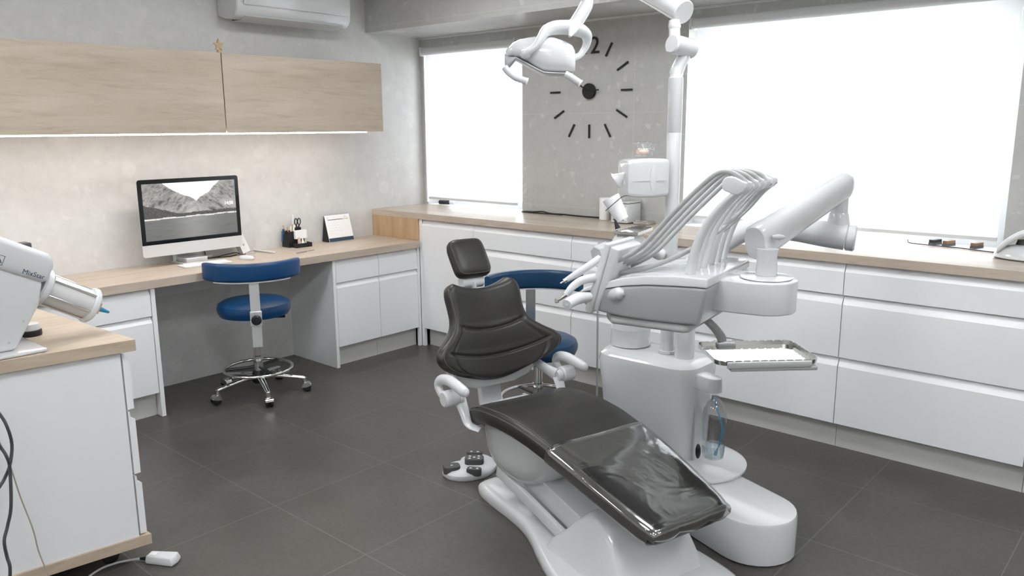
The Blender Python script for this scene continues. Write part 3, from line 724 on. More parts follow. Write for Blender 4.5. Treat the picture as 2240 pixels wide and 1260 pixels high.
# spring arm (upper)
A0 = HL(px_, py_, 1.165); A0 = D(1668, 522, 2.60); A1 = D(1840, 408, 2.93)
dd = (A1-A0).normalized(); ee = dd.cross(V3(0, 0, 1)).normalized(); ff = ee.cross(dd)
rings = []; Ltot = (A1-A0).length
for s, w, h_ in ((-.050, .026, .036), (-.047, .036, .054), (-.038, .040, .060), (.02, .040, .060), (.25, .040, .056), (Ltot, .040, .052), (Ltot+.03, .038, .049), (Ltot+.045, .030, .040), (Ltot+.048, .015, .025)):
    rings.append([A0+dd*s+ee*(w*math.copysign(abs(math.cos(a))**.8, math.cos(a)))+ff*(h_*math.copysign(abs(math.sin(a))**.8, math.sin(a))) for a in [2*PI*k/32 for k in range(32)]])
obj('spring_arm', loft(B(), rings), 'white_gloss', hm)
kn = D(1694, 516, 2.50)
bm = B(); lathe(bm, [(.006, -.012), (.009, 0), (.010, .012), (.006, .026), (.001, .032)], D(1697, 519, 2.55), 16, RT*1.0); obj('brake_knob', bm, 'grey_pl', hm)
# elbow down to the lower arm
E0 = D(1838, 432, 2.93); E1_ = D(1832, 500, 2.95)
bm = B(); cyl(bm, E0+V3(0, 0, .01), V3(E0.x, E0.y, E0.z-.07), .030, 28, .002); obj('elbow', bm, 'white_gloss', hm)
bm = B(); lathe(bm, [(.031, 0), (.034, -.006), (.042, -.045), (.040, -.06), (.02, -.07)], V3(E0.x, E0.y, E0.z-.055), 28); obj('elbow_joint', bm, 'white_gloss', hm)
# lower arm
bm = B()
P = [V3(3.041, -1.404, .906), V3(3.043, -1.402, .95), D(1560, 550, 3.12), D(1618, 510, 3.09), D(1675, 494, 3.05), D(1740, 500, 3.0), D(1800, 511, 2.96), D(1850, 519, 2.93)]
tube(bm, P, [.036, .037, .038, .041, .045, .048, .048, .048], 24, 8); obj('lower_arm', bm, 'white_pl', hm)
bm = B(); q = (D(1850, 519, 2.93)-D(1800, 513, 2.96)).normalized(); cyl(bm, D(1850, 519, 2.93), D(1850, 519, 2.93)+q*.035, .0485, 32, .006); obj('arm_cap', bm, 'white_gloss', hm)
# whip arms
wy = [.04, .106, .174, .243, .31, .377]
wp = [(-.077, 1.0605, .0165), (-.070, 1.10, .0155), (-.056, 1.155, .0145), (-.034, 1.208, .0135), (-.004, 1.255, .012), (.032, 1.296, .0105), (.064, 1.325, .010)]
for i, y in enumerate(wy):
    k = .62 if i else 1.0
    rings = []
    pts = smoothpath([V3(x, y, z) for x, z, r in wp], 4); m = len(pts)
    for j, p in enumerate(pts):
        tt = (pts[min(j+1, m-1)]-pts[max(j-1, 0)]).normalized(); q = j/(m-1)*(len(wp)-1); a = min(int(q), len(wp)-2); r = wp[a][2]+(wp[a+1][2]-wp[a][2])*(q-a)
        nx = V3(tt.z, 0, -tt.x)
        rings.append([p+nx*(r*k*math.cos(b))+V3(0, 1, 0)*((.012 if i else .017)*math.sin(b)) for b in [2*PI*c/16 for c in range(16)]])
    wh = obj('whip_arm', loft(B(), rings), 'white_pl', hm, True)
    if i == 0:
        hp = [(.035, 1.369), (.055, 1.368), (.078, 1.357), (.092, 1.352), (.093, 1.338), (.083, 1.325), (.068, 1.315), (.05, 1.316), (.038, 1.322), (.024, 1.326), (.017, 1.336), (.017, 1.352), (.024, 1.364)]
        hp = [(x, z) for x, z in hp]; obj('whip_head', prism(B(), hp, y-.018, y+.016, 'Y'), 'white_pl', wh, True, bev=.004)
    else:
        hp = [(.04, 1.352), (.06, 1.352), (.088, 1.341), (.091, 1.326), (.080, 1.310), (.062, 1.303), (.044, 1.312), (.032, 1.335)]
        obj('whip_head', prism(B(), [(x, z+.008) for x, z in hp], y-.013, y+.013, 'Y'), 'white_pl', wh, True, bev=.004)
# hoses from the whip heads down to the instruments
ends = [(-.235, .01, 1.132), (-.235, .06, 1.120), (-.24, .10, 1.108), (-.24, .145, 1.098), (-.245, .23, 1.07), (-.25, .27, 1.06)]
for i, y in enumerate(wy):
    ex, ey, ez = ends[i]; r = .0072 if i else .0078
    hx = .098
    if i < 4:
        pts = [V3(hx-.01, y, 1.345), V3(.07, y, 1.366), V3(.03, y, 1.382-.002*i), V3(-.010, y, 1.372-.003*i), V3(-.07, y*.9+ey*.1, 1.318-.005*i), V3(-.15, (y+ey)/2, 1.232-.007*i), V3(ex+.01, ey, ez+.012), V3(ex-.045, ey, ez-.028), V3(ex-.098, ey, ez-.055)]
    else:
        pts = [V3(hx-.01, y, 1.345), V3(.07, y, 1.360), V3(.04, y, 1.345), V3(.0, y, 1.30), V3(-.05, y*.9, 1.215), V3(-.13, y*.8, 1.135), V3(-.22, y*.65, 1.068), V3(-.28, y*.5, 1.045)]
        pts = [V3(hx-.01, y, 1.335), V3(.05, y-.01, 1.30), V3(.0, y-.02, 1.238), V3(-.06, y-.12, 1.165), V3(-.14, y-.24, 1.105), V3(-.22, y-.25, 1.066), V3(-.29, y-.25, 1.046), V3(-.36, y-.25, 1.03)]
    obj('hose', tube(B(), pts, r, 10, 8), 'hose', hm, True)
# tilted control panel
y0, y1 = -.03, .17
fx = [(-.342, 1.148), (-.322, 1.146), (-.3865, .912), (-.395, .905), (-.408, .918), (-.410, .926)]
pan = obj('control_panel', prism(B(), fx, y0, y1, 'Y'), 'white_pl', hm, True, bev=.005)
bm = B()
ri = [[V3(x, y, z) for x, z, y in ((-.324, 1.138, y0+.006), (-.324, 1.138, y1-.006), (-.385, .918, y1-.006), (-.385, .918, y0+.006))],
      [V3(x, y, z) for x, z, y in ((-.292, 1.128, y0+.012), (-.292, 1.128, y1-.012), (-.372, .914, y1-.02), (-.372, .914, y0+.012))]]
loft(bm, ri); obj('panel_back', bm, 'white_gloss', pan, True, bev=.006)
bm = tube(B(), [HL(-.355, .03, .958), HL(-.33, .01, .968), HL(-.305, -.012, .980), HL(-.287, -.022, .988), HL(-.272, -.022, .990)], [.022, .023, .022, .020, .008], 20, 5); obj('panel_pivot', bm, 'white_pl', pan)
# grip handle
hs_ = [D(1288, 650, 2.62), D(1268, 652, 2.58), D(1250, 660, 2.55), D(1240, 667, 2.53)]
bm = tube(B(), hs_, [.016, .019, .0185, .017], 20, 6); obj('handle', bm, 'white_pl', hm)
obj('handle_screw', cyl(B(), D(1240, 667, 2.53), D(1239.6, 667.3, 2.526), .005, 12, .0005), 'grey_pl', hm)
# bracket arm to the steel tray
tb = [D(1545, 700, 2.72), D(1562, 716, 2.72), D(1576, 735, 2.73), D(1580, 748, 2.73)]
obj('tray_arm', tube(B(), [D(1530, 690, 2.70)]+tb, [.016, .017, .018, .02, .019], 16, 6, flat=.75), 'grey_pl', hm)

# steel instrument tray
TZ = .70
c1, c2, c3, c4 = V3(3.346, -1.734, TZ), V3(3.604, -1.48, TZ), V3(3.439, -1.289, TZ), V3(3.173, -1.547, TZ)
cc = (c1+c2+c3+c4)/4; ax = ((c2-c1)+(c3-c4)).normalized(); ay = V3(-ax.y, ax.x, 0); hx = .181; hy_ = .13
t = thing('steel_tray', (cc.x, cc.y, TZ-.01), 'polished steel instrument tray with notched rims, held out below the console', 'tray')
def TL(x, y, z): return cc+ax*x+ay*y+V3(0, 0, z)
bm = B(); loft(bm, [[TL(x, y, z) for x, y in rrect(hx*2-e_, hy_*2-e_, .03, 4)] for e_, z in ((.02, -.004), (.02, -.002), (.0, 0.0))]); 
obj('tray_base', bm, mat('tray_mirror', (.78, .78, .77), .05, 1), t)
# notched rim
bm = B(); rr = rrect(hx*2, hy_*2, .03, 4); n = len(rr); path = []
for i in range(n):
    a, b = rr[i], rr[(i+1) % n]; L_ = math.hypot(b[0]-a[0], b[1]-a[1]); k = max(1, int(L_/.006))
    for j in range(k): path.append((a[0]+(b[0]-a[0])*j/k, a[1]+(b[1]-a[1])*j/k))
s = 0; outer = []; m = len(path); R_ = []
for i, (x, y) in enumerate(path):
    straight = (abs(abs(x)-hx) < 1e-4) or (abs(abs(y)-hy_) < 1e-4)
    ph = (i % 6)/6
    zt = .017-(.004 if straight and (i % 5) == 0 else 0)
    l = math.hypot(x, y); ix, iy = x-.0025*x/l, y-.0025*y/l
    R_.append([TL(x*1.0, y*1.0, .0), TL(x*1.012, y*1.012, zt), TL(ix*1.012, iy*1.012, zt), TL(ix, iy, .0)])
vs = [[bm.verts.new(p) for p in r] for r in R_]
for i in range(m):
    a, b = vs[i], vs[(i+1) % m]
    for j in range(4): bm.faces.new((a[j], b[j], b[(j+1) % 4], a[(j+1) % 4]))
obj('rim', bm, 'steel', t)
obj('tray_holder', obox(B(), TL(.02, -hy_+.01, -.014), ax, ay, V3(0, 0, 1), .155, .018, .008), 'grey_pl', t, bev=.006)
obj('front_lip', obox(B(), TL(.0, -hy_-.010, .004), ax, ay, V3(0, 0, 1), .15, .004, .012), 'alu', t, bev=.003)
mt = D(1587, 752, 2.76); obj('mount', obox(B(), TL(-.07, hy_+.012, -.0), ax, ay, V3(0, 0, 1), .035, .03, .014), 'grey_pl', t, bev=.006)

# dental handpieces resting at the console
t = thing('dental_handpiece', tuple(D(1265, 640, 2.62)), 'white angled handpiece with a metal tip, frontmost at the left of the console', 'handpiece')
obj('body', tube(B(), [D(1238, 645, 2.62), D(1252, 628, 2.62), D(1268, 616, 2.62), D(1285, 610, 2.62), D(1302, 608, 2.64)], [.010, .0125, .0135, .014, .015], 16, 6), 'white_pl', t)
obj('tip', tube(B(), [D(1239, 644, 2.62), D(1228, 652, 2.62), D(1220, 657, 2.62)], [.008, .006, .005], 12, 3), 'steel', t)
obj('head', cyl(B(), D(1218, 653, 2.62), D(1219, 663, 2.62), .007, 14, .002), 'steel', t)
bm = prism(B(), [(0, 0), (.05, .02), (.09, .05), (.09, 0), (.03, -.02)], -.012, .012, 'Y'); bm.transform(Matrix.Translation(HL(-.475, .03, .955)) @ Matrix.Rotation(HA, 4, 'Z'))
obj('rest', bm, 'grey_pl', t, bev=.004)
t = thing('air_syringe', tuple(D(1260, 600, 2.75)), 'slim white syringe handle lying behind the front handpiece of the console', 'syringe')
obj('body', tube(B(), [D(1240, 612, 2.75), D(1260, 600, 2.75), D(1285, 584, 2.75), D(1312, 565, 2.77)], [.009, .012, .013, .013], 14, 4), 'white_pl', t)
obj('collar', cyl(B(), D(1241, 611, 2.75), D(1233, 616, 2.75), .008, 14, .001), 'steel', t)
obj('tip', tube(B(), [D(1236, 614, 2.75), D(1226, 620, 2.75)], .003, 8, 0), 'steel', t)

# ------------------------------------------------------------------ assistant side: holder, small tray, suction tip
t = thing('assistant_holder', tuple(D(1330, 560, 2.95)), 'white assistant instrument holder half hidden behind the tilted control panel', 'instrument holder')
obj('arm', tube(B(), [D(1355, 560, 2.98), D(1360, 535, 2.98), D(1372, 520, 2.98), D(1410, 535, 3.05), D(1440, 560, 3.15), V3(2.93, -1.40, 1.02)], [.035, .04, .03, .02, .016, .014], 16, 5), 'white_pl', t)
bm = cyl(B(), D(1304, 556, 2.9), D(1330, 545, 2.95), .030, 6, .004); obj('holder_block', bm, 'grey_pl', t, smooth=False)
obj('holder_stem', cyl(B(), D(1316, 560, 2.93), D(1310, 585, 2.93), .012, 12, .002), 'white_pl', t)
obj('holder_pin', cyl(B(), D(1312, 545, 2.93), D(1311, 530, 2.93), .0055, 10, .001), 'hose', t)
t = thing('small_steel_tray', tuple(D(1395, 512, 3.0)), 'small steel tray with notched edge above the assistant holder', 'tray')
P = [D(1342, 512, 2.95), D(1395, 522, 2.9), D(1428, 505, 3.05), D(1400, 494, 3.12)]
z0 = sum(p.z for p in P)/4; P = [V3(p.x, p.y, z0) for p in P]
obj('tray_base', loft(B(), [P, [p+V3(0, 0, .002) for p in P]]), 'steel', t, smooth=False)
bm = B()
for a, b in zip(P, P[1:]+P[:1]):
    L_ = (b-a).length; d_ = (b-a)/L_; k = max(2, int(L_/.014))
    loft(bm, [[a+d_*(L_*j/k)+V3(0, 0, .0), a+d_*(L_*j/k)+V3(0, 0, .014 if j % 2 else .011), a+d_*(L_*j/k)+V3(0, 0, .014 if j % 2 else .011)+d_.cross(V3(0, 0, 1))*-.002, a+d_*(L_*j/k)+d_.cross(V3(0, 0, 1))*-.002] for j in range(k+1)])
obj('rim', bm, 'steel', t, smooth=False)
t = thing('suction_tip', tuple(D(1350, 510, 2.98)), 'pointed black suction tip standing upright at the left of the small steel tray', 'suction tip')
obj('tip', tube(B(), [D(1352, 500, 2.98), D(1348, 490, 2.98), D(1345, 481, 2.98), D(1341, 480, 2.98)], [.011, .007, .003, .002], 12, 3), 'black', t)
obj('collar', cyl(B(), D(1355, 513, 2.98), D(1352, 501, 2.98), .012, 14, .001), 'steel', t)

# paper towel dispenser
tc = D(1407, 388, 3.13)
t = thing('towel_dispenser', (tc.x, tc.y, tc.z-.075), 'white rounded paper towel dispenser fixed to the lamp pole', 'towel dispenser')
tx = V3(RT.x, RT.y, 0).normalized(); tx = (Matrix.Rotation(.25, 3, 'Z') @ tx); ty = V3(-tx.y, tx.x, 0); tz = V3(0, 0, 1)
rings = []
for s, hh, dd_ in ((-.085, .060, .045), (-.083, .066, .052), (-.07, .071, .058), (-.03, .0745, .063), (.01, .0755, .065), (.05, .074, .062), (.075, .072, .058), (.083, .069, .055), (.085, .062, .048)):
    rings.append([tc+tx*s+ty*x+tz*y for x, y in rrect(dd_*2, hh*2, .016, 4)])
obj('housing', loft(B(), rings), 'white_gloss', t)
rings = [[tc+tx*(.012+.013*math.cos(a)*k)-ty*(.064+o_)+tz*(.052*math.sin(a)*k) for a in [2*PI*i/28 for i in range(28)]] for k, o_ in ((1, -.003), (.96, .0025), (.8, .004))]
obj('grip_panel', loft(B(), rings), 'white_pl', t)
obj('seam', obox(B(), tc-ty*.0646+tz*-.01, tx, ty, tz, .070, .0012, .0006), 'grey_pl', t, smooth=False)
obj('mounting_bar', cyl(B(), tc+tx*.082+tz*.004, V3(PX, PY, tc.z+.004)-(V3(PX, PY, 0)-V3(tc.x, tc.y, 0)).normalized()*.026, .011, 20, .002), 'white_gloss', t)
bm = B(); g = []
for i in range(7):
    u = i/6; w_ = 0
    g.append([tc-tx*(.080+.068*u)+ty*(-.03+.014*math.sin(5*u+2*v_))+tz*(.020-.0*u-(1-v_)*(.062*(1-abs(u-.35)**1.4*1.6))-.0+.004*math.sin(7*v_+4*u)) for v_ in [k/6 for k in range(7)]])
loft(bm, g, cap=False, closed=False); o = obj('paper_sheet', bm, 'paper', t); sm_ = o.modifiers.new('thick', 'SOLIDIFY'); sm_.thickness = .0012
# jaw model
jp = tc+tz*.0765+tx*.002
t = thing('jaw_model', tuple(jp), 'clear resin dental jaw model with pink gums on top of the towel dispenser', 'dental model')
def arch(c, r, h, open_, m, rr=.010):
    pts = [c+tx*(r*math.cos(a))+ty*(r*1.0*math.sin(a))+tz*h for a in [math.radians(q) for q in range(-150, 151, 30)]]
    return tube(B(), pts, rr, 10, 3, flat=1.1)
obj('lower_base', loft(B(), [[jp+tx*(x-.008)+ty*y+tz*z for x, y in rrect(.052*k, .045*k, .012, 4)] for k, z in ((1, .001), (1.02, .006), (.9, .012))]), 'crystal', t)
obj('gum', arch(jp-tx*.008, .016, .022, 0, 0, .009), 'pink', t)
obj('upper_base', loft(B(), [[jp+tx*(x-.008)+ty*y+tz*z for x, y in rrect(.058*k, .05*k, .012, 4)] for k, z in ((.7, .036), (.85, .044), (1.05, .051), (1.1, .058), (.9, .062))]), 'crystal', t)
obj('side_part', loft(B(), [[jp+tx*(x+.022+.022*z/.055)+ty*y+tz*z for x, y in rrect(.02+.3*z, .04, .008, 4)] for z in (.001, .02, .04, .056)]), 'crystal', t)
teeth = B()
for k in range(9):
    a = math.radians(-130+32*k); p = jp-tx*.008+tx*(.018*math.cos(a))+ty*(.018*math.sin(a))+tz*.031; obox(teeth, p, tx, ty, tz, .003, .003, .005)
obj('teeth', teeth, 'paper', t, smooth=False)
# cups held in a wire ring
c0, c1 = D(1336, 432, 3.05), D(1362, 481, 3.05)
cd = (c1-c0).normalized()
t = thing('plastic_cup', tuple(c1), 'tilted white ribbed plastic cup held in a wire below the towel dispenser', 'cup')
L_ = (c1-c0).length; pr = []
for k in range(25):
    u = k/24; r = .034*(1-u)+.025*u; r += .0008*math.sin(k*3.1) if u < .45 else 0; pr.append((r, u*L_))
pr = [(.031, .004)]+pr+[(.020, L_)]
obj('cup_body', lathe(B(), pr, c0, 32, cd), 'paper', t)
obj('wire', tube(B(), [D(1325, 461, 3.02), D(1343, 445, 3.0), D(1364, 429, 3.06), tc-tx*.05-tz*.073], .0016, 6, 4), 'dgrey', t)

# ------------------------------------------------------------------ operating lamp
lp = thing('operating_lamp', (PX, PY, 1.70), 'glossy white dental operating lamp with two handles on an overhead arm', 'dental lamp')
LD = 3.0
q0 = V3(PX, PY, 1.7125)
obj('pole_elbow', loft(B(), [[D(x+RTs*0, y, 3.13)+RT*(w*math.cos(a))+fw*(w*math.sin(a)) for a in [2*PI*k/20 for k in range(20)]] for x, y, w, RTs in ((1480, 166, .026, 0), (1480, 158, .028, 0), (1484, 145, .029, 0), (1492, 130, .030, 0), (1497, 118, .026, 0))]), 'white_gloss', lp)
ja = (RT*.80+fw*.6).normalized()
jc = D(1490, 101, 3.10)
obj('joint', cyl(B(), jc-ja*.055, jc+ja*.065, .0375, 32, .006), 'white_gloss', lp)
obj('neck', cyl(B(), D(1476, 88, 3.10), D(1475, 45, 3.10), .022, 24, .002), 'white_gloss', lp)
a0 = D(1497, 27, 3.08); a1 = D(1375, -42, 3.35); aa = (a1-a0).normalized()
obj('overhead_arm', cyl(B(), a0-aa*.0, a1, .046, 36, .004), 'white_gloss', lp)
obj('arm_clamp', lathe(B(), [(.023, 0), (.025, .008), (.023, .018)], D(1475.5, 62, 3.1), 24), 'white_gloss', lp)
obj('lamp_arm', tube(B(), [D(1390, -35, 3.32), D(1340, -70, 3.2), D(1295, -55, 3.02), D(1284, -15, LD), D(1283, 8, LD), D(1276, 24, LD), D(1265, 42, LD), D(1257, 55, LD)], [.03, .028, .026, .026, .0255, .0255, .0255, .0255], 24, 6), 'white_gloss', lp)
obj('arm_ring', cyl(B(), D(1259, 51, LD), D(1254, 59, LD), .0275, 28, .002), 'white_pl', lp)
obj('arm_point', tube(B(), [D(1256, 55, LD-.01), D(1252, 66, LD-.035), D(1246, 80, LD-.075)], [.0255, .019, .004], 20, 4), 'white_gloss', lp)
# lamp shell: sections from the nose (left) to the right end
ly = V3(fw.x, fw.y, 0).normalized(); lx = V3(RT.x, RT.y, 0).normalized()
def LS(px, zt, zb, dn, df, r=.3, n=28):
    c = D(px, (zt+zb)/2, LD); hh = (zb-zt)/2*LD/F; out = []
    for k in range(n):
        a = 2*PI*k/n; cs, sn = math.cos(a), math.sin(a)
        yy = (df if cs > 0 else dn)*math.copysign(abs(cs)**.55, cs); zz = hh*math.copysign(abs(sn)**.6, sn)
        kk = 1-.28*max(0, sn)
        out.append(c+ly*yy*kk+V3(0, 0, zz))
    return out
shell = [LS(1107, 112, 122, .02, .05), LS(1111, 105, 125, .035, .07), LS(1122, 94, 124, .05, .08), LS(1137, 87, 128, .058, .085), LS(1155, 84, 138, .062, .09), LS(1170, 82, 148, .066, .09), LS(1188, 82, 158, .07, .09), LS(1210, 84, 159, .07, .09), LS(1235, 92, 160.5, .068, .085), LS(1250, 100, 161.5, .064, .08), LS(1256, 110, 160, .055, .07), LS(1257.5, 120, 155, .04, .05)]
obj('lamp_head', loft(B(), shell), 'white_gloss', lp)
gs = [[LS(x, a, b, d-.002, e-.002)[k] for k in range(28)] for x, a, b, d, e in ((1104, 117, 140, .02, .04), (1108, 121, 150, .03, .055), (1116, 124, 146, .036, .06), (1128, 125, 131, .05, .07), (1150, 136, 144, .055, .075), (1172, 149, 156, .06, .078), (1188, 157, 164, .064, .082), (1212, 159, 165, .062, .08), (1245, 160, 165, .055, .07), (1252, 160.5, 163.5, .045, .055))]
obj('lens_rim', loft(B(), gs), 'grey_pl', lp)
for pts in (((1104, 147), (1113, 158), (1128, 169), (1143, 175), (1152, 178)), ((1236, 162), (1248, 168), (1260, 176), (1269, 182))):
    a = [D(x, y, LD-.07) for x, y in pts]; hnd = obj('lamp_handle', tube(B(), a, .0125, 18, 6), 'white_pl', lp)
    q = (a[-1]-a[-2]).normalized(); obj('handle_cap', cyl(B(), a[-1]-q*.001, a[-1]+q*.004, .0135, 20, .001), 'paper', hnd)
yk = [(1152, 118, -.078), (1158, 112, -.085), (1172, 100, -.085), (1184, 82, -.075), (1194, 68, -.06), (1212, 61, -.04), (1240, 60, -.02), (1265, 65, .0), (1282, 76, .02), (1284, 92, .04), (1278, 108, .05), (1268, 121, .05), (1254, 127, .04)]
obj('yoke', tube(B(), [D(x, y, LD+d_) for x, y, d_ in yk], [.018, .016, .016, .020, .025, .028, .029, .028, .022, .016, .013, .012, .013], 20, 5, flat=.8), 'white_gloss', lp)
sphere(bm := B(), D(1150, 118, LD-.075), .020, (1, 1, .95)); obj('pivot', bm, 'white_gloss', lp)
for o_ in hm.children: o_.location.z -= .87
hm.location.z = .87; MW[hm.name] = Matrix.Translation((3.448, -2.002, .0)) @ Matrix.Rotation(HA, 4, 'Z')
def onplane(px, py, ax, v):
    d = fw + RT*((px-1120)/F) - UP*((py-630)/F); i = 'xyz'.index(ax); return CPOS+d*((v-CPOS[i])/d[i])
# ------------------------------------------------------------------ stools
def stool(loc, rot, zs, zb, vin, label, ring_z, barm):
    t = thing('dental_stool', loc, label, 'stool', rot, 'wheeled blue dental stools')
    obj('seat', lathe(B(), [(.13, 0), (.19, .006), (.202, .03), (.204, .05), (.196, .072), (.17, .086), (.10, .094), (.01, .096)], (0, 0, zs), 48), vin, t, True)
    obj('seat_plate', lathe(B(), [(.06, 0), (.09, .012), (.09, .02)], (0, 0, zs-.0205), 24), 'black', t, True)
    obj('column', lathe(B(), [(.027, .0), (.027, .11), (.0235, .112), (.0235, .20), (.019, .202), (.019, zs-.141)], (0, 0, .12), 28), 'chrome', t, True)
    obj('height_lever', tube(B(), [(0, .03, zs-.016), (.03, .10, zs-.018), (.04, .165, zs-.016)], [.005, .006, .013], 10, 4, flat=.6), 'black', t, True)
    # back bar and support
    obj('back_support', tube(B(), [(.05, 0, zs-.03), (.18, 0, zs-.035), (.252, 0, zs-.03)], .011, 10, 4, flat=.7), 'black', t, True)
    obj('back_bar', bx(.262, .272, -.026, .026, zs-.125, zb+.015), barm, t, True, smooth=False, bev=.002)
    obj('bar_sleeve', bx(.256, .28, -.031, .031, zs-.005, zs+.075), barm, t, True, smooth=False, bev=.003)
    obj('knob', lathe(B(), [(.012, 0), (.012, .012), (.024, .014), (.027, .022), (.027, .034), (.02, .042), (.002, .043)], (.2805, 0, zs+.035), 14, (1, 0, 0)), 'black', t, True)
    n = 36; rings = []
    for i in range(n+1):
        a = math.radians(-64+128*i/n); e = min(1, min(i, n-i)/3); sc = math.sqrt(1-(1-e)**2)*.35+.65 if e < 1 else 1
        R_ = .272; tl = []
        for x, z in rrect(.046*sc, .098*(.85+.15*sc), .016*sc, 4): tl.append(V3((R_+x)*math.cos(a), (R_+x)*math.sin(a), zb+.05+z))
        rings.append(tl)
    bk = obj('backrest', loft(B(), rings), vin, t, True)
    for dz in (-.03, .03):
        pts = [V3((.2955)*math.cos(math.radians(q)), .2955*math.sin(math.radians(q)), zb+.05+dz*1.45) for q in range(-58, 60, 8)]
    obj('back_plate', loft(B(), [[V3((.272+x)*math.cos(math.radians(q)), (.272+x)*math.sin(math.radians(q)), z) for x, z in ((-.012, zb-.006), (.012, zb-.006), (.012, zb+.0005), (-.012, zb+.0005))] for q in range(-46, 47, 6)]), 'white_pl', t, True)
    # foot ring
    bm = B(); rr_ = [(.19*math.cos(2*PI*k/40), .19*math.sin(2*PI*k/40), ring_z) for k in range(41)]; tube(bm, rr_, .009, 10, 1, cap=False)
    fr = obj('foot_ring', bm, 'chrome', t, True)
    for a in (0.4, 2.5, 4.6):
        obj('spoke', tube(B(), [(.02*math.cos(a), .02*math.sin(a), ring_z+.01), (.184*math.cos(a), .184*math.sin(a), ring_z)], .012, 8, 0, flat=.6), 'black', fr, True)
    obj('hub', lathe(B(), [(.034, 0), (.04, .01), (.04, .05), (.030, .075)], (0, 0, .07), 24), 'black', t, True)
    for k in range(5):
        a = math.radians(72*k)+.14; d_ = V3(math.cos(a), math.sin(a), 0)
        lg = obj('leg', tube(B(), [d_*.03+V3(0, 0, .108), d_*.10+V3(0, 0, .104), d_*.20+V3(0, 0, .090), d_*.255+V3(0, 0, .080)], [.022, .018, .015, .0155], 14, 5, flat=.75), 'chrome', t, True)
        c_ = d_*.255; s_ = V3(-d_.y, d_.x, 0)
        cs = obj('caster', cyl(B(), c_+V3(0, 0, .05), c_+V3(0, 0, .085), .012, 14, .002), 'chrome', lg, True)
        c2_ = c_+s_*.0+d_*.012
        bm = B(); cyl(bm, c2_-s_*.02+V3(0, 0, .026), c2_-s_*.004+V3(0, 0, .026), .0255, 20, .003); cyl(bm, c2_+s_*.004+V3(0, 0, .026), c2_+s_*.02+V3(0, 0, .026), .0255, 20, .003)
        cyl(bm, c2_-s_*.012+V3(0, 0, .026), c2_+s_*.012+V3(0, 0, .026), .012, 10, .001)
        obj('wheel', bm, 'black', lg, True)
        obj('wheel_cover', loft(B(), [[c2_+s_*y+V3(0, 0, .026)+d_*(.0275*math.cos(b)*1.0)+V3(0, 0, .0275*math.sin(b)) for b in [math.radians(q) for q in range(20, 200, 15)]]+[c2_+s_*y+V3(0, 0, .026)] for y in (-.0215, .0215)]), 'chrome', lg, True)
    return t
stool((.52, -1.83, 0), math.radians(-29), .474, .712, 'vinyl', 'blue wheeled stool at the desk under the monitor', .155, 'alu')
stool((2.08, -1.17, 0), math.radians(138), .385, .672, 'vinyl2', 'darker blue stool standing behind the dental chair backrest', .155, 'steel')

# ------------------------------------------------------------------ computer
def mono_x(): pass
my0, my1, mx = -2.258, -1.652, .13
t = thing('desktop_computer', (.07, -1.955, .75), 'large all-in-one computer with a black bezel and silver chin on the desk', 'computer')
sh = lambda: [(y+(my0+my1)/2, z+1.028) for y, z in rrect(my1-my0, .432, .014, 4)]
obj('case', loft(B(), [[V3(x, (y-(my0+my1)/2)*k+(my0+my1)/2, (z-1.028)*k+1.028) for y, z in sh()] for x, k in ((mx-.035, .55), (mx-.012, .96), (mx-.005, 1), (mx-.001, 1))]), 'alu', t)
ZB = .880
pts = [(y, z) for y, z in sh() if z > ZB]
pts = [(my1, ZB)]+[p for p in sh() if p[1] > 1.0]+[(my0, ZB)]
obj('bezel', prism(B(), pts, mx-.0008, mx+.001, 'X'), mat('screen_bezel', (.006, .007, .008), .12), t, smooth=False)
pts = [(my0, ZB-.0005)]+[(y, z) for y, z in sh() if z < 1.0]+[(my1, ZB-.0005)]
obj('chin', prism(B(), pts, mx-.0008, mx+.001, 'X'), mat('silver_chin', (.72, .72, .72), .4, .3), t, smooth=False)
# the picture on the screen: a grey fjord valley between mountains
def fb(x, y, o=5): 
    v = 0; a = .5
    for _ in range(o): v += a*noise.noise(Vector((x, y, 3.1))); x *= 2.1; y *= 2.1; a *= .5
    return v
def scr(u, v):
    shore = .625-.02*u+.004*math.sin(20*u)
    lr = [(-.1, -.4), (.19, -.02), (.30, .12), (.43, .235), (.50, .27), (.56, .35), (.7, .6)]
    rr_ = [(.45, .7), (.555, .35), (.60, .28), (.70, .20), (.76, .09), (.85, -.02), (1.1, -.4)]
    def ev(P, x):
        for (a, b), (c, d) in zip(P, P[1:]):
            if a <= x <= c: return b+(d-b)*(x-a)/(c-a)
        return 9
    if v > shore+.012:
        g = .13+.10*math.exp(-((u-.52)/.2)**2)+.05*fb(u*6, v*60); g *= 1-.25*(v-shore); return (g, g, g*.97)
    if v > shore-.012: return (.62, .60, .56) if fb(u*30, 1) > -.25 else (.3, .29, .27)
    L_, R2 = ev(lr, u)+.012*fb(u*25, 0), ev(rr_, u)+.012*fb(u*25, 5)
    if v < min(L_, R2):
        g = .72+.2*max(0, fb(u*4, v*5)+.2)+.1*v; return (g, g, g*1.01)
    tree = v > shore-.07-.12*max(0, .35-u)/.35*1.6-.05*max(0, u-.75)+.03*fb(u*14, 2)
    if tree: g = .045+.16*max(0, fb(u*60, v*60)+.1); return (g*1.02, g, g*.95)
    sl = fb(u*9+v*(6 if u < .56 else -6), v*5, 6)
    rk = 1-abs(fb(u*16+v*8*(1 if u < .56 else -1), v*11, 6))*3
    g = .10+.22*sl+.16*max(0, rk)+.20*max(0, fb(u*5+3, v*5+1, 3)+.12)+.10*fb(u*70, v*50, 2)
    g = max(.04, g); return (g*1.04, g, g*.94)
nu, nv = 200, 112; sy0, sy1, sz0, sz1 = my0+.024, my1-.024, .902, 1.220
bm = B(); cl = bm.loops.layers.float_color.new('picture')
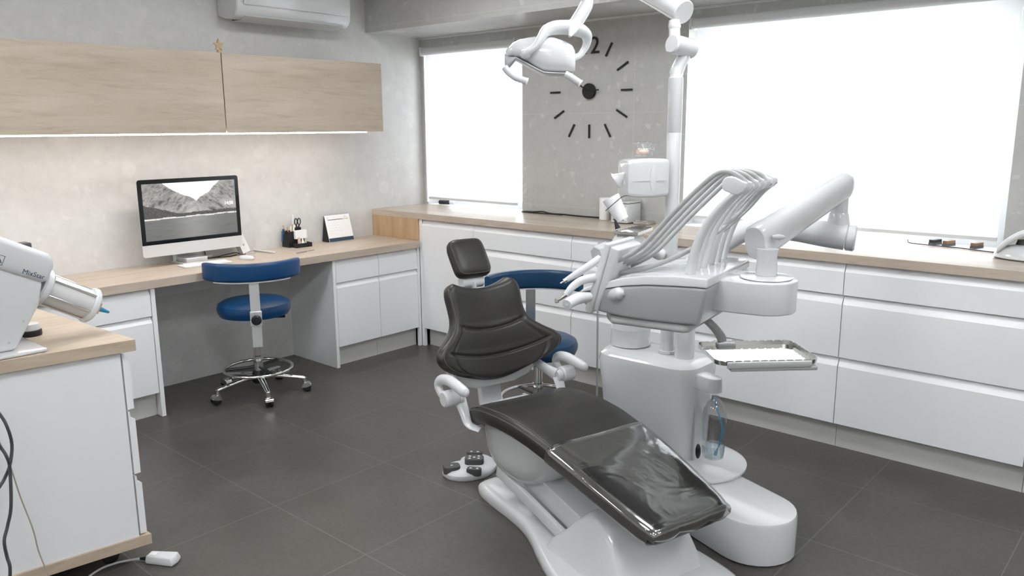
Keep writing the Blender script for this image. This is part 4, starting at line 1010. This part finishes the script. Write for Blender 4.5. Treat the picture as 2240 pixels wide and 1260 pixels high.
vs = [[bm.verts.new((mx+.0016, sy0+(sy1-sy0)*i/nu, sz1-(sz1-sz0)*j/nv)) for j in range(nv+1)] for i in range(nu+1)]
cols = [[scr(i/nu, j/nv) for j in range(nv+1)] for i in range(nu+1)]
for i in range(nu):
    for j in range(nv):
        f = bm.faces.new((vs[i][j], vs[i][j+1], vs[i+1][j+1], vs[i+1][j]))
        for lp_, (a, b) in zip(f.loops, ((i, j), (i, j+1), (i+1, j+1), (i+1, j))): lp_[cl] = (*cols[a][b], 1)
ms = bpy.data.materials.new('lit_screen'); ms.use_nodes = True; n_ = ms.node_tree; b_ = n_.nodes['Principled BSDF']; b_.inputs['Base Color'].default_value = (.01, .01, .01, 1); b_.inputs['Roughness'].default_value = .15
at = n_.nodes.new('ShaderNodeVertexColor'); at.layer_name = 'picture'; n_.links.new(at.outputs[0], b_.inputs['Emission Color']); b_.inputs['Emission Strength'].default_value = .95
scn = obj('screen', bm, ms, t, smooth=False)
text('14:50', .026, .0002, mat('screen_text', (1, 1, 1), .5, emis=(1, 1, 1), es=1), basis((mx+.0022, sy1-.075, 1.075), (0, 1, 0), (0, 0, 1)), scn, 'clock_text', bold=True)
obj('stand', tube(B(), [(.10, -1.955, .90), (.055, -1.955, .86), (.04, -1.955, .80), (.05, -1.955, .758)], .085, 4, 4, flat=.04, ref=(0, 1, 0)), 'alu', t) if False else None
bm = B(); loft(bm, [[V3(x+h, y, z) for h, y in ((-.004, -2.045), (.004, -2.045), (.004, -1.865), (-.004, -1.865))] for x, z in ((.10, .93), (.06, .88), (.035, .81), (.03, .757))]); obj('stand_neck', bm, 'alu', t, bev=.001)
obj('stand_foot', bx(.0, .15, -2.045, -1.865, .7505, .7565), 'alu', t, bev=.002)
solo('external_drive', bx(.03, .145, -2.02, -1.89, .757, .782), 'alu', 'flat silver box lying on the computer stand foot', 'box', bev=.003)
kb = thing('keyboard', (.24, -1.955, .7502), 'slim white keyboard on the desk in front of the computer', 'keyboard', math.radians(-4))
obj('base', bx(-.055, .055, -.142, .142, .0, .007), 'white_pl', kb, True, bev=.002)
bm = B()
for r_ in range(5):
    for c_ in range(13): box(bm, -.047+r_*.0192, -.047+r_*.0192+.0155, -.136+c_*.021, -.136+c_*.021+.0175, .0072, .009)
obj('keys', bm, 'paper', kb, True, smooth=False); kb.children[-1]['kind'] = 'stuff'
ms_ = thing('mouse', (.25, -1.70, .7502), 'white computer mouse on the desk behind the blue stool backrest', 'mouse', math.radians(20))
obj('shell', loft(B(), [[V3(x*k, y*k, z) for x, y in [(.055*math.cos(a), .029*math.sin(a)) for a in [2*PI*q/24 for q in range(24)]]] for k, z in ((.93, 0), (1, .005), (.96, .013), (.8, .020), (.5, .024), (.1, .0255))]), 'white_gloss', ms_, True)
bxw = thing('white_box', (.06, -1.585, .7502), 'white product box leaning back beside the computer', 'box')
ta = math.radians(20); az_ = V3(-.10, -math.sin(ta), math.cos(ta)).normalized(); ay_ = V3(0, math.cos(ta), math.sin(ta)); ay_ = (ay_-az_*ay_.dot(az_)).normalized(); ax_ = ay_.cross(az_)
c_ = V3(.06, -1.60, .7503)+az_*.062+V3(0, 0, .013)
obj('carton', obox(B(), c_, ax_, ay_, az_, .03, .026, .064), 'paper', bxw, smooth=False, bev=.001)
obj('mark', cyl(B(), c_+ax_*.0302-az_*.012, c_+ax_*.0306-az_*.012, .007, 14, .0001), 'grey_pl', bxw)
obj('shelf_stand', obox(B(), V3(.06, -1.58, .757), V3(1, 0, 0), V3(0, 1, 0), V3(0, 0, 1), .03, .03, .006), 'grey_pl', bxw, smooth=False)
for pts, lb in (([(.05, -1.93, .93), (.02, -1.90, .82), (.03, -1.86, .757), (.05, -1.80, .753), (.03, -1.72, .756), (.05, -1.66, .765), (.05, -1.63, .756)], 'black cable running from the computer to the white box'),
                ([(.05, -1.86, .92), (.01, -1.84, .84), (.02, -1.83, .755), (.06, -1.79, .753), (.09, -1.72, .753), (.07, -1.66, .753)], 'second black cable looping on the desk under the computer')):
    solo('cable', tube(B(), pts, .0028, 8, 8), 'black', lb, 'cable')
solo('charging_adapter', obox(B(), V3(.03, -1.825, .763), V3(1, 0, 0), V3(0, 1, 0), V3(0, 0, 1), .012, .02, .008), 'white_pl', 'small white adapter on the desk among the computer cables', 'adapter', bev=.003)
st_ = thing('stylus', (.10, -1.47, .7502), 'white stick-like stylus lying on the desk beside the white box', 'stylus')
obj('barrel', cyl(B(), (.0, -1.50, .7585), (.20, -1.475, .7585), .0075, 14, .003), 'white_pl', st_); sphere(bm := B(), (.19, -1.476, .7665), .003, (1, 1, .3), 8); obj('button', bm, 'dgrey', st_)
solo('pen', cyl(B(), (.30, -1.385, .7545), (.285, -1.295, .7545), .004, 10, .001), 'steel', 'thin silver pen lying on the open desk behind the blue backrest', 'pen')
solo('metal_clip', bx(.27, .278, -1.275, -1.235, .7503, .755), 'steel', 'tiny metal clip on the desk right of the silver pen', 'clip', smooth=False)

# desk organiser and its contents
t = thing('desk_organizer', (.03, -1.21, .7502), 'black desk organizer full of pens standing against the stone wall', 'organizer')
bm = B(); ox0, ox1, oy0, oy1 = -.022, .055, -1.275, -1.155
for q in ((ox0, ox1, oy0, oy0+.003), (ox0, ox1, oy1-.003, oy1), (ox0, ox0+.003, oy0+.003, oy1-.003), (ox1-.003, ox1, oy0+.003, oy1-.003)): box(bm, *q, .0, .105)
box(bm, ox0+.003, ox1-.003, oy0+.003, oy1-.003, 0, .004); box(bm, ox0+.003, ox1-.003, -1.215, -1.212, .004, .10)
bm.transform(Matrix.Translation((0, 0, .7502))); obj('compartments', bm, 'black', t, smooth=False)
bm = B(); box(bm, ox1, .11, oy0+.02, oy1+.02, 0, .004); box(bm, .107, .11, oy0+.02, oy1+.02, .004, .028); box(bm, ox1, .107, oy0+.02, oy0+.023, .004, .028); box(bm, ox1, .107, oy1+.017, oy1+.02, .004, .028)
bm.transform(Matrix.Translation((0, 0, .7502))); obj('front_tray', bm, 'black', t, smooth=False)
def stick(p0, p1, r, m, name, label, cat='stick', group=None): return solo(name, cyl(B(), p0, p1, r, 10, .001), m, label, cat, group)
z = .757
stick((.01, -1.255, z), (.0, -1.275, .895), .005, 'tan', 'wooden_pencil', 'tan wooden pencil, leftmost in the desk organizer', 'pencil')
stick((.02, -1.25, z), (.03, -1.262, .885), .0045, 'kraft', 'orange_pencil', 'orange pencil second from left in the desk organizer', 'pencil')
stick((.03, -1.245, z), (.035, -1.24, .888), .005, 'paper', 'white_marker', 'thin white marker in the middle of the desk organizer', 'marker')
stick((.03, -1.235, z), (.035, -1.215, .895), .006, 'paper', 'white_stick', 'thicker white stick just left of the tan ruler in the organizer', 'stick')
solo('tan_ruler', obox(B(), V3(.01, -1.215, .825), V3(1, 0, 0), V3(0, .97, .24).normalized(), V3(0, -.12, .99).normalized() if False else V3(0, -.24, .97).normalized() if False else V3(0, .2, .98).normalized(), .002, .011, .068), 'tan', 'tan flat ruler standing in the desk organizer', 'ruler', smooth=False) if False else solo('tan_ruler', prism(B(), [(-1.238, z), (-1.222, z), (-1.195, .895), (-1.213, .895)], .008, .012, 'X'), 'tan', 'tan flat ruler standing in the desk organizer', 'ruler', smooth=False)
solo('paper_knife', prism(B(), [(-1.206, z), (-1.196, z), (-1.186, .955), (-1.197, .96)], -.012, -.009, 'X'), 'paper', 'tall white blade handle rising highest from the desk organizer', 'paper knife', smooth=False)
t = thing('scissors', (.02, -1.18, .757), 'black-handled scissors standing in the desk organizer', 'scissors')
for s_ in (-1, 1):
    bm = B(); cy = -1.178+s_*.012; rr_ = [(.02, cy+.0105*math.cos(2*PI*k/20), .912+.021*math.sin(2*PI*k/20)) for k in range(21)]; tube(bm, rr_, .0035, 8, 1, cap=False)
    hn_ = obj('handle', bm, 'black', t); obj('shank', tube(B(), [(.02, cy, .890), (.02, -1.178+s_*.004, .868), (.02, -1.178, .84)], .005, 8, 3), 'black', hn_)
obj('blades', prism(B(), [(-1.184, .8), (-1.172, .8), (-1.170, .85), (-1.186, .85)], .018, .022, 'X'), 'black', t, smooth=False)
obj('grip_block', bx(.006, .03, -1.200, -1.160, .80, .875), 'black', t, smooth=False)
bp = thing('blue_pen', (.005, -1.285, .79), 'blue pen clipped to the left outside of the black organizer', 'pen')
obj('barrel', cyl(B(), (.012, -1.296, .792), (.012, -1.284, .872), .006, 10, .001), 'blue_pen', bp); obj('clip', cyl(B(), (.012, -1.277, .84), (.012, -1.279, .875), .002, 6, .0005), 'steel', bp)
solo('note_block', bx(.0555, .075, -1.235, -1.148, .805, .86), 'paper', 'white note card block hooked on the front of the black organizer', 'note block', smooth=False)
solo('glue_stick', cyl(B(), (.088, -1.218, .755), (.088, -1.218, .815), .0105, 14, .002), 'pink', 'beige glue stick standing in the front tray of the organizer', 'glue stick')
solo('correction_bottle', lathe(B(), [(.009, 0), (.0105, .003), (.0105, .03), (.006, .036), (.0055, .05)], (.088, -1.192, .755), 16), 'paper', 'tiny white bottle right of the glue stick in the organizer', 'bottle')
# calendar
t = thing('desk_calendar', (.02, -.855, .7502), 'white tent desk calendar with a dark blue footer strip on the desk', 'calendar')
ya, yb_ = -.958, -.752; xt, xb, zt = .008, .058, .928
nrm_ = V3(zt-.75, 0, xb-xt).normalized(); upv = V3(xt-xb, 0, zt-.75).normalized(); Lc = V3(xt-xb, 0, zt-.75).length
def cal(y, h, o=0): return V3(xb, y, .7506)+upv*h+nrm_*o
obj('front_board', loft(B(), [[cal(y, h, o) for y in (ya,) for h, o in ((0, 0), (Lc, 0), (Lc, .003), (0, .003))], [cal(yb_, h, o) for h, o in ((0, 0), (Lc, 0), (Lc, .003), (0, .003))]]), 'paper', t, smooth=False)
obj('back_board', loft(B(), [[V3(-.024, y, .7506), V3(-.021, y, .7506), V3(xt, y, zt), V3(xt-.003, y, zt)] for y in (ya, yb_)]), 'black', t, smooth=False)
obj('side_gusset', loft(B(), [[V3(xb-.001, y, .7508), V3(-.021, y, .7508), V3(xt, y, zt-.001)] for y in (ya-.0005, ya+.0015)]), 'black', t, smooth=False)
obj('footer', loft(B(), [[cal(ya+.001, h, o) for h, o in ((.001, .003), (.026, .003), (.026, .0036), (.001, .0036))], [cal(yb_-.001, h, o) for h, o in ((.001, .003), (.026, .003), (.026, .0036), (.001, .0036))]]), 'blue_dark', t, smooth=False)
obj('header_line', loft(B(), [[cal(y, h, o) for h, o in ((Lc-.034, .003), (Lc-.030, .003), (Lc-.030, .0034), (Lc-.034, .0034))] for y in (ya+.02, yb_-.06)]), 'blue_dark', t, smooth=False)
obj('header_line', loft(B(), [[cal(y, h, o) for h, o in ((Lc-.034, .003), (Lc-.030, .003), (Lc-.030, .0034), (Lc-.034, .0034))] for y in (yb_-.058, yb_-.012)]), 'kraft', t, smooth=False, label='orange header line')
bm = B()
for k in range(24): rr_ = ya+.008+k*(yb_-ya-.016)/23; tube(bm, [V3(xt+.004*math.cos(q)-.001, rr_, zt+.001+.004*math.sin(q)) for q in [2*PI*i/8 for i in range(9)]], .0008, 5, 0, cap=False)
sp = obj('spiral_binding', bm, 'grey_pl', t); sp['kind'] = 'stuff'
cb = basis(cal(yb_-.052, Lc-.024, .0031), (0, 1, 0), upv)
text('2021', .018, .0002, 'grey_pl', cb, t, 'year_text')
text('01', .018, .0002, 'grey_pl', basis(cal(ya+.014, Lc-.024, .0031), (0, 1, 0), upv), t, 'month_text')
for r_ in range(5):
    text('   '.join('%2d' % (r_*7+c_+1) for c_ in range(7) if r_*7+c_ < 31), .0085, .0001, 'grey_pl', basis(cal(ya+.022, Lc-.055-r_*.019, .0031), (0, 1, 0), upv), t, 'date_row')

# ------------------------------------------------------------------ island cabinet at the left
A_ = V3(1.907, -3.089, 0); Bv = V3(1.767, -4.05, 0); Dv = V3(.95, -3.141, 0); Cv = V3(.88, -4.05, 0)
t = thing('island_cabinet', (1.4, -3.6, 0), 'white drawer island with an oak top, cut off by the left edge of the photo', 'cabinet')
def quad(ins, z0, z1, iy=None):
    c = (A_+Bv+Cv+Dv)/4; iy = ins if iy is None else iy
    q = [V3(A_.x-ins, A_.y-iy, 0), V3(Bv.x-ins, Bv.y+ins, 0), V3(Cv.x+ins, Cv.y+ins, 0), V3(Dv.x+ins, Dv.y-iy, 0)]
    return loft(B(), [[p+V3(0, 0, z) for p in q] for z in (z0, z1)])
obj('worktop', quad(0, .785, .825), 'wood_i', t, smooth=False, bev=.0015)
obj('carcass', quad(.024, .113, .7845, .045), 'white_lac', t, smooth=False)
obj('base_board', quad(.012, .076, .1125, .008), 'wood_i', t, smooth=False)
for z0, z1 in ((.118, .34), (.343, .575), (.578, .78)):
    bm = B(); pr_ = [(0, z0), (0, z1-.035), (-.014, z1-.028), (-.016, z1-.006), (-.022, z1-.004), (-.022, z0)]
    loft(bm, [[V3(x, A_.y-.014+(Dv.y-A_.y)*(A_.x-x)/(A_.x-Dv.x)+o, z) for o, z in pr_] for x in (A_.x-.028, Dv.x+.03)])
    obj('drawer', bm, 'white_lac', t, smooth=False)
for k, (x, y) in enumerate(((1.78, -3.2), (1.05, -3.2), (1.68, -3.95), (1.0, -3.95))):
    cs = obj('caster', cyl(B(), (x, y, .045), (x, y, .0755), .018, 14, .002), 'black', t); obj('wheel', cyl(B(), (x-.012, y, .0305), (x+.012, y, .0305), .03, 18, .003), 'black', cs)
# impression material mixer
t = thing('mixing_machine', (1.70, -3.55, .826), 'white dental mixing machine with a barrel nozzle on the island worktop', 'mixing machine')
obj('base_plate', bx(1.585, 1.845, -3.88, -3.338, .8262, .836), 'white_gloss', t, bev=.003)
leg = [(-3.84, 1.32), (-3.43, 1.112), (-3.312, 1.045), (-3.331, .969), (-3.412, .8365), (-3.84, .8365)]
obj('stand_body', prism(B(), leg, 1.64, 1.80, 'X'), 'white_pl', t, bev=.012)
head = [(-3.84, 1.425), (-3.418, 1.200), (-3.305, 1.140), (-3.285, 1.128), (-3.274, 1.108), (-3.276, 1.085), (-3.306, 1.033), (-3.43, 1.095), (-3.84, 1.30)]
obj('head_housing', prism(B(), head, 1.622, 1.812, 'X'), 'white_pl', t, bev=.02)
bd = V3(0, .129, -.077).normalized(); b0 = V3(1.715, -3.295, 1.012)
obj('barrel', cyl(B(), b0+bd*.0, b0+bd*.165, .050, 40, .003), 'barrel_grey', t)
obj('barrel_flange', cyl(B(), b0-bd*.012, b0+bd*.016, .064, 40, .006), 'white_pl', t)
er = obj('end_ring', cyl(B(), b0+bd*.158, b0+bd*.180, .062, 40, .006), 'white_pl', t)
bn = bd.cross(V3(1, 0, 0)).normalized()
for a in (20, 75, 105, 215, 250, 320):
    o_ = (V3(1, 0, 0)*math.cos(math.radians(a))+bn*math.sin(math.radians(a)))*.0545; obj('guide_rod', cyl(B(), b0+o_+bd*.01, b0+o_+bd*.16, .0035, 10, .0005), 'chrome', t)
obj('nozzle_collar', obox(B(), b0+bd*.196, bd, V3(1, 0, 0), bn, .003, .019, .019), 'kraft', t, smooth=False)
obj('nozzle', lathe(B(), [(.010, 0), (.011, .01), (.009, .02), (.0085, .03), (.0045, .058), (.003, .060)], b0+bd*.180, 20, bd), 'teal', t)
for y, z in ((-3.383, .925), (-3.43, .865)): obj('screw', cyl(B(), (1.7995, y, z), (1.8015, y, z), .0035, 12, .0003), 'grey_pl', t)
text('MixStar', .0215, .0002, 'blue_dark', basis((1.8123, -3.374, 1.0800), (0, .90, -.43), (0, .43, .90)), t, 'name_text', bold=True)
lg = basis((1.8123, -3.452, 1.124), (0, .90, -.43), (0, .43, .90))
bm = B()
for q in ((0, .03, 0, .0016), (0, .03, .0284, .03), (0, .0016, 0, .03), (.0284, .03, 0, .03)): box(bm, q[0], q[1], q[2], q[3], 0, .0003)
for a, b in (((.004, .024), (.013, .006)), ((.013, .006), (.017, .018)), ((.017, .018), (.026, .006))):
    d_ = V3(b[0]-a[0], b[1]-a[1], 0); n__ = V3(-d_.y, d_.x, 0).normalized()*.0014; q = [V3(*a, 0)+n__, V3(*b, 0)+n__, V3(*b, 0)-n__, V3(*a, 0)-n__]; bm.faces.new([bm.verts.new(p) for p in q])
bm.transform(lg); obj('emblem', bm, 'blue_dark', t, smooth=False)
obj('rear_knob', bx(1.585, 1.635, -3.345, -3.28, 1.125, 1.15), 'dgrey', t, smooth=False, bev=.004)
t = thing('dark_roll', (1.60, -3.335, .826), 'small grey and black roll on the island worktop behind the mixing machine', 'roll')
t.location = (1.575, -3.30, .8255); MW[t.name] = Matrix.Translation(t.location)
obj('roll_base', lathe(B(), [(.034, 0), (.036, .002), (.036, .018), (.034, .02)], (0, 0, 0), 24), 'black', t, True); obj('roll_top', lathe(B(), [(.033, 0), (.033, .014), (.029, .02), (.01, .021)], (0, 0, .0205), 24), 'alu', t, True)
# cords hanging down the island side
def PXc(L_, x, r, m, label, extra=None):
    pts = [onplane(px/3, 840+py/3, 'x', x-.012*(i % 2)) for i, (px, py) in enumerate(L_)]
    return solo('cord', tube(B(), pts, r, 8, 8), m, label, 'cord')
PXc([(-120, 60), (0, 200), (50, 290), (78, 400), (65, 530), (30, 620), (0, 670), (-60, 760)], 1.93, .0048, 'dgrey', 'upper looping dark cord hanging beside the island')
PXc([(-90, 300), (0, 410), (45, 480), (65, 560), (72, 800), (50, 930), (28, 1030), (45, 1130), (65, 1200), (65, 1300)], 1.95, .0048, 'dgrey', 'long dark cord hanging down the white island side to the floor')
PXc([(-30, 330), (20, 430), (70, 545), (130, 730), (215, 950), (255, 1100), (318, 1260), (330, 1330)], 1.915, .0020, 'wire', 'thin beige wire hanging down the island side')
# small foot pedal on the floor
t = thing('foot_switch', (1.915, -3.075, 0), 'small white foot switch on the floor at the island corner', 'foot switch', math.radians(33))
obj('shell', loft(B(), [[V3(x, y, z) for x, y in q] for q, z in (([(-.055, -.022), (.052, -.030), (.058, .0), (.052, .030), (-.055, .022)], .0008), ([(-.055, -.022), (.052, -.030), (.060, .0), (.052, .030), (-.055, .022)], .012), ([(-.052, -.019), (.045, -.026), (.05, .0), (.045, .026), (-.052, .019)], .030))]), 'white_pl', t, True, bev=.004)
obj('button', bx(-.045, -.02, -.012, .012, .029, .033), 'paper', t, True, bev=.002)
obj('strain_relief', tube(B(), [(-.054, 0, .010), (-.085, -.004, .009)], [.008, .0045], 10, 0), 'black', t, True)
tail = [V3(-.083, -.004, .009), V3(-.12, -.015, .006), V3(-.16, -.04, .0045), V3(-.19, -.09, .0045), V3(-.20, -.20, .0045)]
obj('lead', tube(B(), tail, .004, 8, 6), 'white_pl', t, True)

# ------------------------------------------------------------------ things on the window counter
H = HC+.0006
solo('paper_roll', lathe(B(), [(.014, 0), (.031, .001), (.032, .004), (.032, .136), (.030, .139), (.014, .1395)], (1.705, -.062, H), 28), 'paper', 'white paper roll standing on the counter left of the small white box', 'paper roll')
t = thing('table_device', (1.88, -.09, H), 'small white table-top device with a black slot below the towel dispenser', 'device')
obj('case', bx(1.825, 1.945, -.165, -.02, H+.004, H+.118), 'white_gloss', t, bev=.004)
obj('lid_gap', bx(1.828, 1.942, -.1645, -.0205, H+.1185, H+.1215), 'dgrey', t, smooth=False); obj('lid', bx(1.825, 1.945, -.165, -.02, H+.122, H+.13), 'white_gloss', t, bev=.002)
obj('front_panel', bx(1.90, 1.94, -.1665, -.1655, H+.02, H+.10), 'paper', t, smooth=False)
obj('display', bx(1.905, 1.918, -.1675, -.1667, H+.02, H+.035), 'black', t, smooth=False); obj('button', bx(1.91, 1.92, -.1675, -.1667, H+.078, H+.092), 'kraft', t, smooth=False)
obj('feet', bx(1.84, 1.93, -.15, -.035, H, H+.0038), 'black', t, smooth=False)
t = thing('steel_dish', (2.02, -.11, H), 'low rectangular steel dish on the counter right of the white device', 'dish')
obj('body', bx(1.975, 2.075, -.15, -.06, H, H+.02), 'steel', t, smooth=False, bev=.003); obj('lid', bx(1.985, 2.065, -.14, -.07, H+.0205, H+.024), 'chrome', t, smooth=False)
solo('cable', tube(B(), [(1.0, -.02, H+.006), (1.1, -.03, H+.009), (1.17, -.018, H+.014), (1.25, -.03, H+.007), (1.36, -.02, H+.007), (1.48, -.03, H+.006), (1.66, -.02, H+.006)], .0048, 8, 6), 'black', 'black cable lying on the counter along the stone pier', 'cable')
solo('cable', tube(B(), [(1.0, -.035, H+.005), (1.12, -.045, H+.005), (1.24, -.035, H+.005), (1.35, -.04, H+.005)], .004, 8, 6), 'black', 'shorter black cable in front on the counter below the clock', 'cable')
t = thing('binoculars', (.17, .06, .9425), 'small black gadget on the sill under the narrow blind', 'gadget')
obj('barrel', cyl(B(), (.11, .03, .9585), (.19, .06, .9585), .0155, 18, .003), 'black', t); obj('cap', cyl(B(), (.192, .061, .9585), (.23, .075, .9585), .0135, 18, .002), 'grey_pl', t); t.name = 'black_gadget'
MW['black_gadget'] = MW['binoculars']
for x, m2, lb in ((3.575, 'black', 'black and white stick under the wide blind, leftmost of the three small bars'), (3.635, 'bar_tan', 'tan-topped small bar under the wide blind, middle of the three'), (3.755, 'bar_tan', 'tan and grey small bar under the wide blind nearest the white device')):
    t = thing('small_bar', (x, .06, .9425), lb, 'bar', math.radians(-20), 'small bars on the sill under the wide blind')
    obj('base', bx(-.012, .012, -.035, .035, .0, .012), 'dgrey', t, True, smooth=False); obj('cover', bx(-.011, .011, -.033, .034, .0125, .026), m2, t, True, smooth=False)
solo('cable', tube(B(), [(3.45, .06, .955), (3.47, .02, .947), (3.55, -.0, H+.004), (3.64, -.01, H+.004), (3.72, -.02, H+.004), (3.80, -.05, H+.004), (3.86, -.07, H+.004)], .0026, 8, 6), 'black', 'thin black cable along the sill leading to the white device at the right edge', 'cable')
t = thing('white_scanner', (4.03, -.17, H), 'white curved tabletop device with a dark opening at the right edge of the counter', 'device')
c_ = V3(4.03, -.17, H)
obj('base', loft(B(), [[c_+V3(.165*k*math.cos(a), .10*k*math.sin(a), z) for a in [2*PI*q/36 for q in range(36)]] for k, z in ((.97, .004), (1, .008), (.96, .025), (.82, .045), (.6, .058), (.3, .064))]), 'white_gloss', t)
obj('foot', loft(B(), [[c_+V3(.155*math.cos(a), .092*math.sin(a), z) for a in [2*PI*q/36 for q in range(36)]] for z in (0, .0038)]), 'black', t)
obj('neck', loft(B(), [[c_+V3(.10*k*math.cos(a)+.01, .06*k*math.sin(a)+.02, z) for a in [2*PI*q/24 for q in range(24)]] for k, z in ((1, .045), (.9, .08))]), 'dgrey', t)
bm = B(); rings = []
for q in range(9):
    a = PI*q/8; x = -.13*math.cos(a); zz_ = .045+.115*math.sin(a)**.8
    rings.append([c_+V3(x, y, zz_+h_) for y, h_ in rrect(.12, .028, .012, 3)])
bm = tube(B(), [c_+V3(-.135, 0, .045), c_+V3(-.10, 0, .085), c_+V3(-.05, .01, .125), c_+V3(.02, .01, .14), c_+V3(.09, .01, .12), c_+V3(.13, 0, .06)], [.012, .03, .04, .042, .035, .02], 18, 6, flat=.5, ref=(0, 1, 0))
bm2 = B(); bm.free(); P_ = smoothpath([c_+V3(-.140, 0, .040), c_+V3(-.10, 0, .082), c_+V3(-.05, .01, .115), c_+V3(.02, .01, .13), c_+V3(.09, .01, .11), c_+V3(.13, 0, .05)], 5)
loft(bm2, [[p+V3(0, y, h_) for y, h_ in rrect(.13, .034, .015, 4)] for p in P_]); obj('hood', bm2, 'white_gloss', t)
# ------------------------------------------------------------------ world and render look
w = bpy.data.worlds.new('world'); S.world = w; w.use_nodes = True; nt = w.node_tree
bg = nt.nodes['Background']; sky = nt.nodes.new('ShaderNodeTexSky'); sky.sky_type = 'HOSEK_WILKIE'; sky.turbidity = 8; sky.ground_albedo = .6
sky.sun_direction = (-.2, -.4, .8)
hs = nt.nodes.new('ShaderNodeHueSaturation'); hs.inputs['Saturation'].default_value = .12
nt.links.new(sky.outputs[0], hs.inputs['Color']); nt.links.new(hs.outputs[0], bg.inputs[0]); bg.inputs[1].default_value = 21.0
S.view_settings.view_transform = 'Standard'; S.view_settings.look = 'None'; S.view_settings.gamma = 1; S.view_settings.use_curve_mapping = False
S.view_settings.exposure = 0.58
try:
    S.cycles.use_denoising = True; S.cycles.max_bounces = 10; S.cycles.diffuse_bounces = 5; S.cycles.transparent_max_bounces = 16
    S.cycles.sample_clamp_indirect = 6; S.cycles.caustics_reflective = False; S.cycles.caustics_refractive = False
except Exception: pass
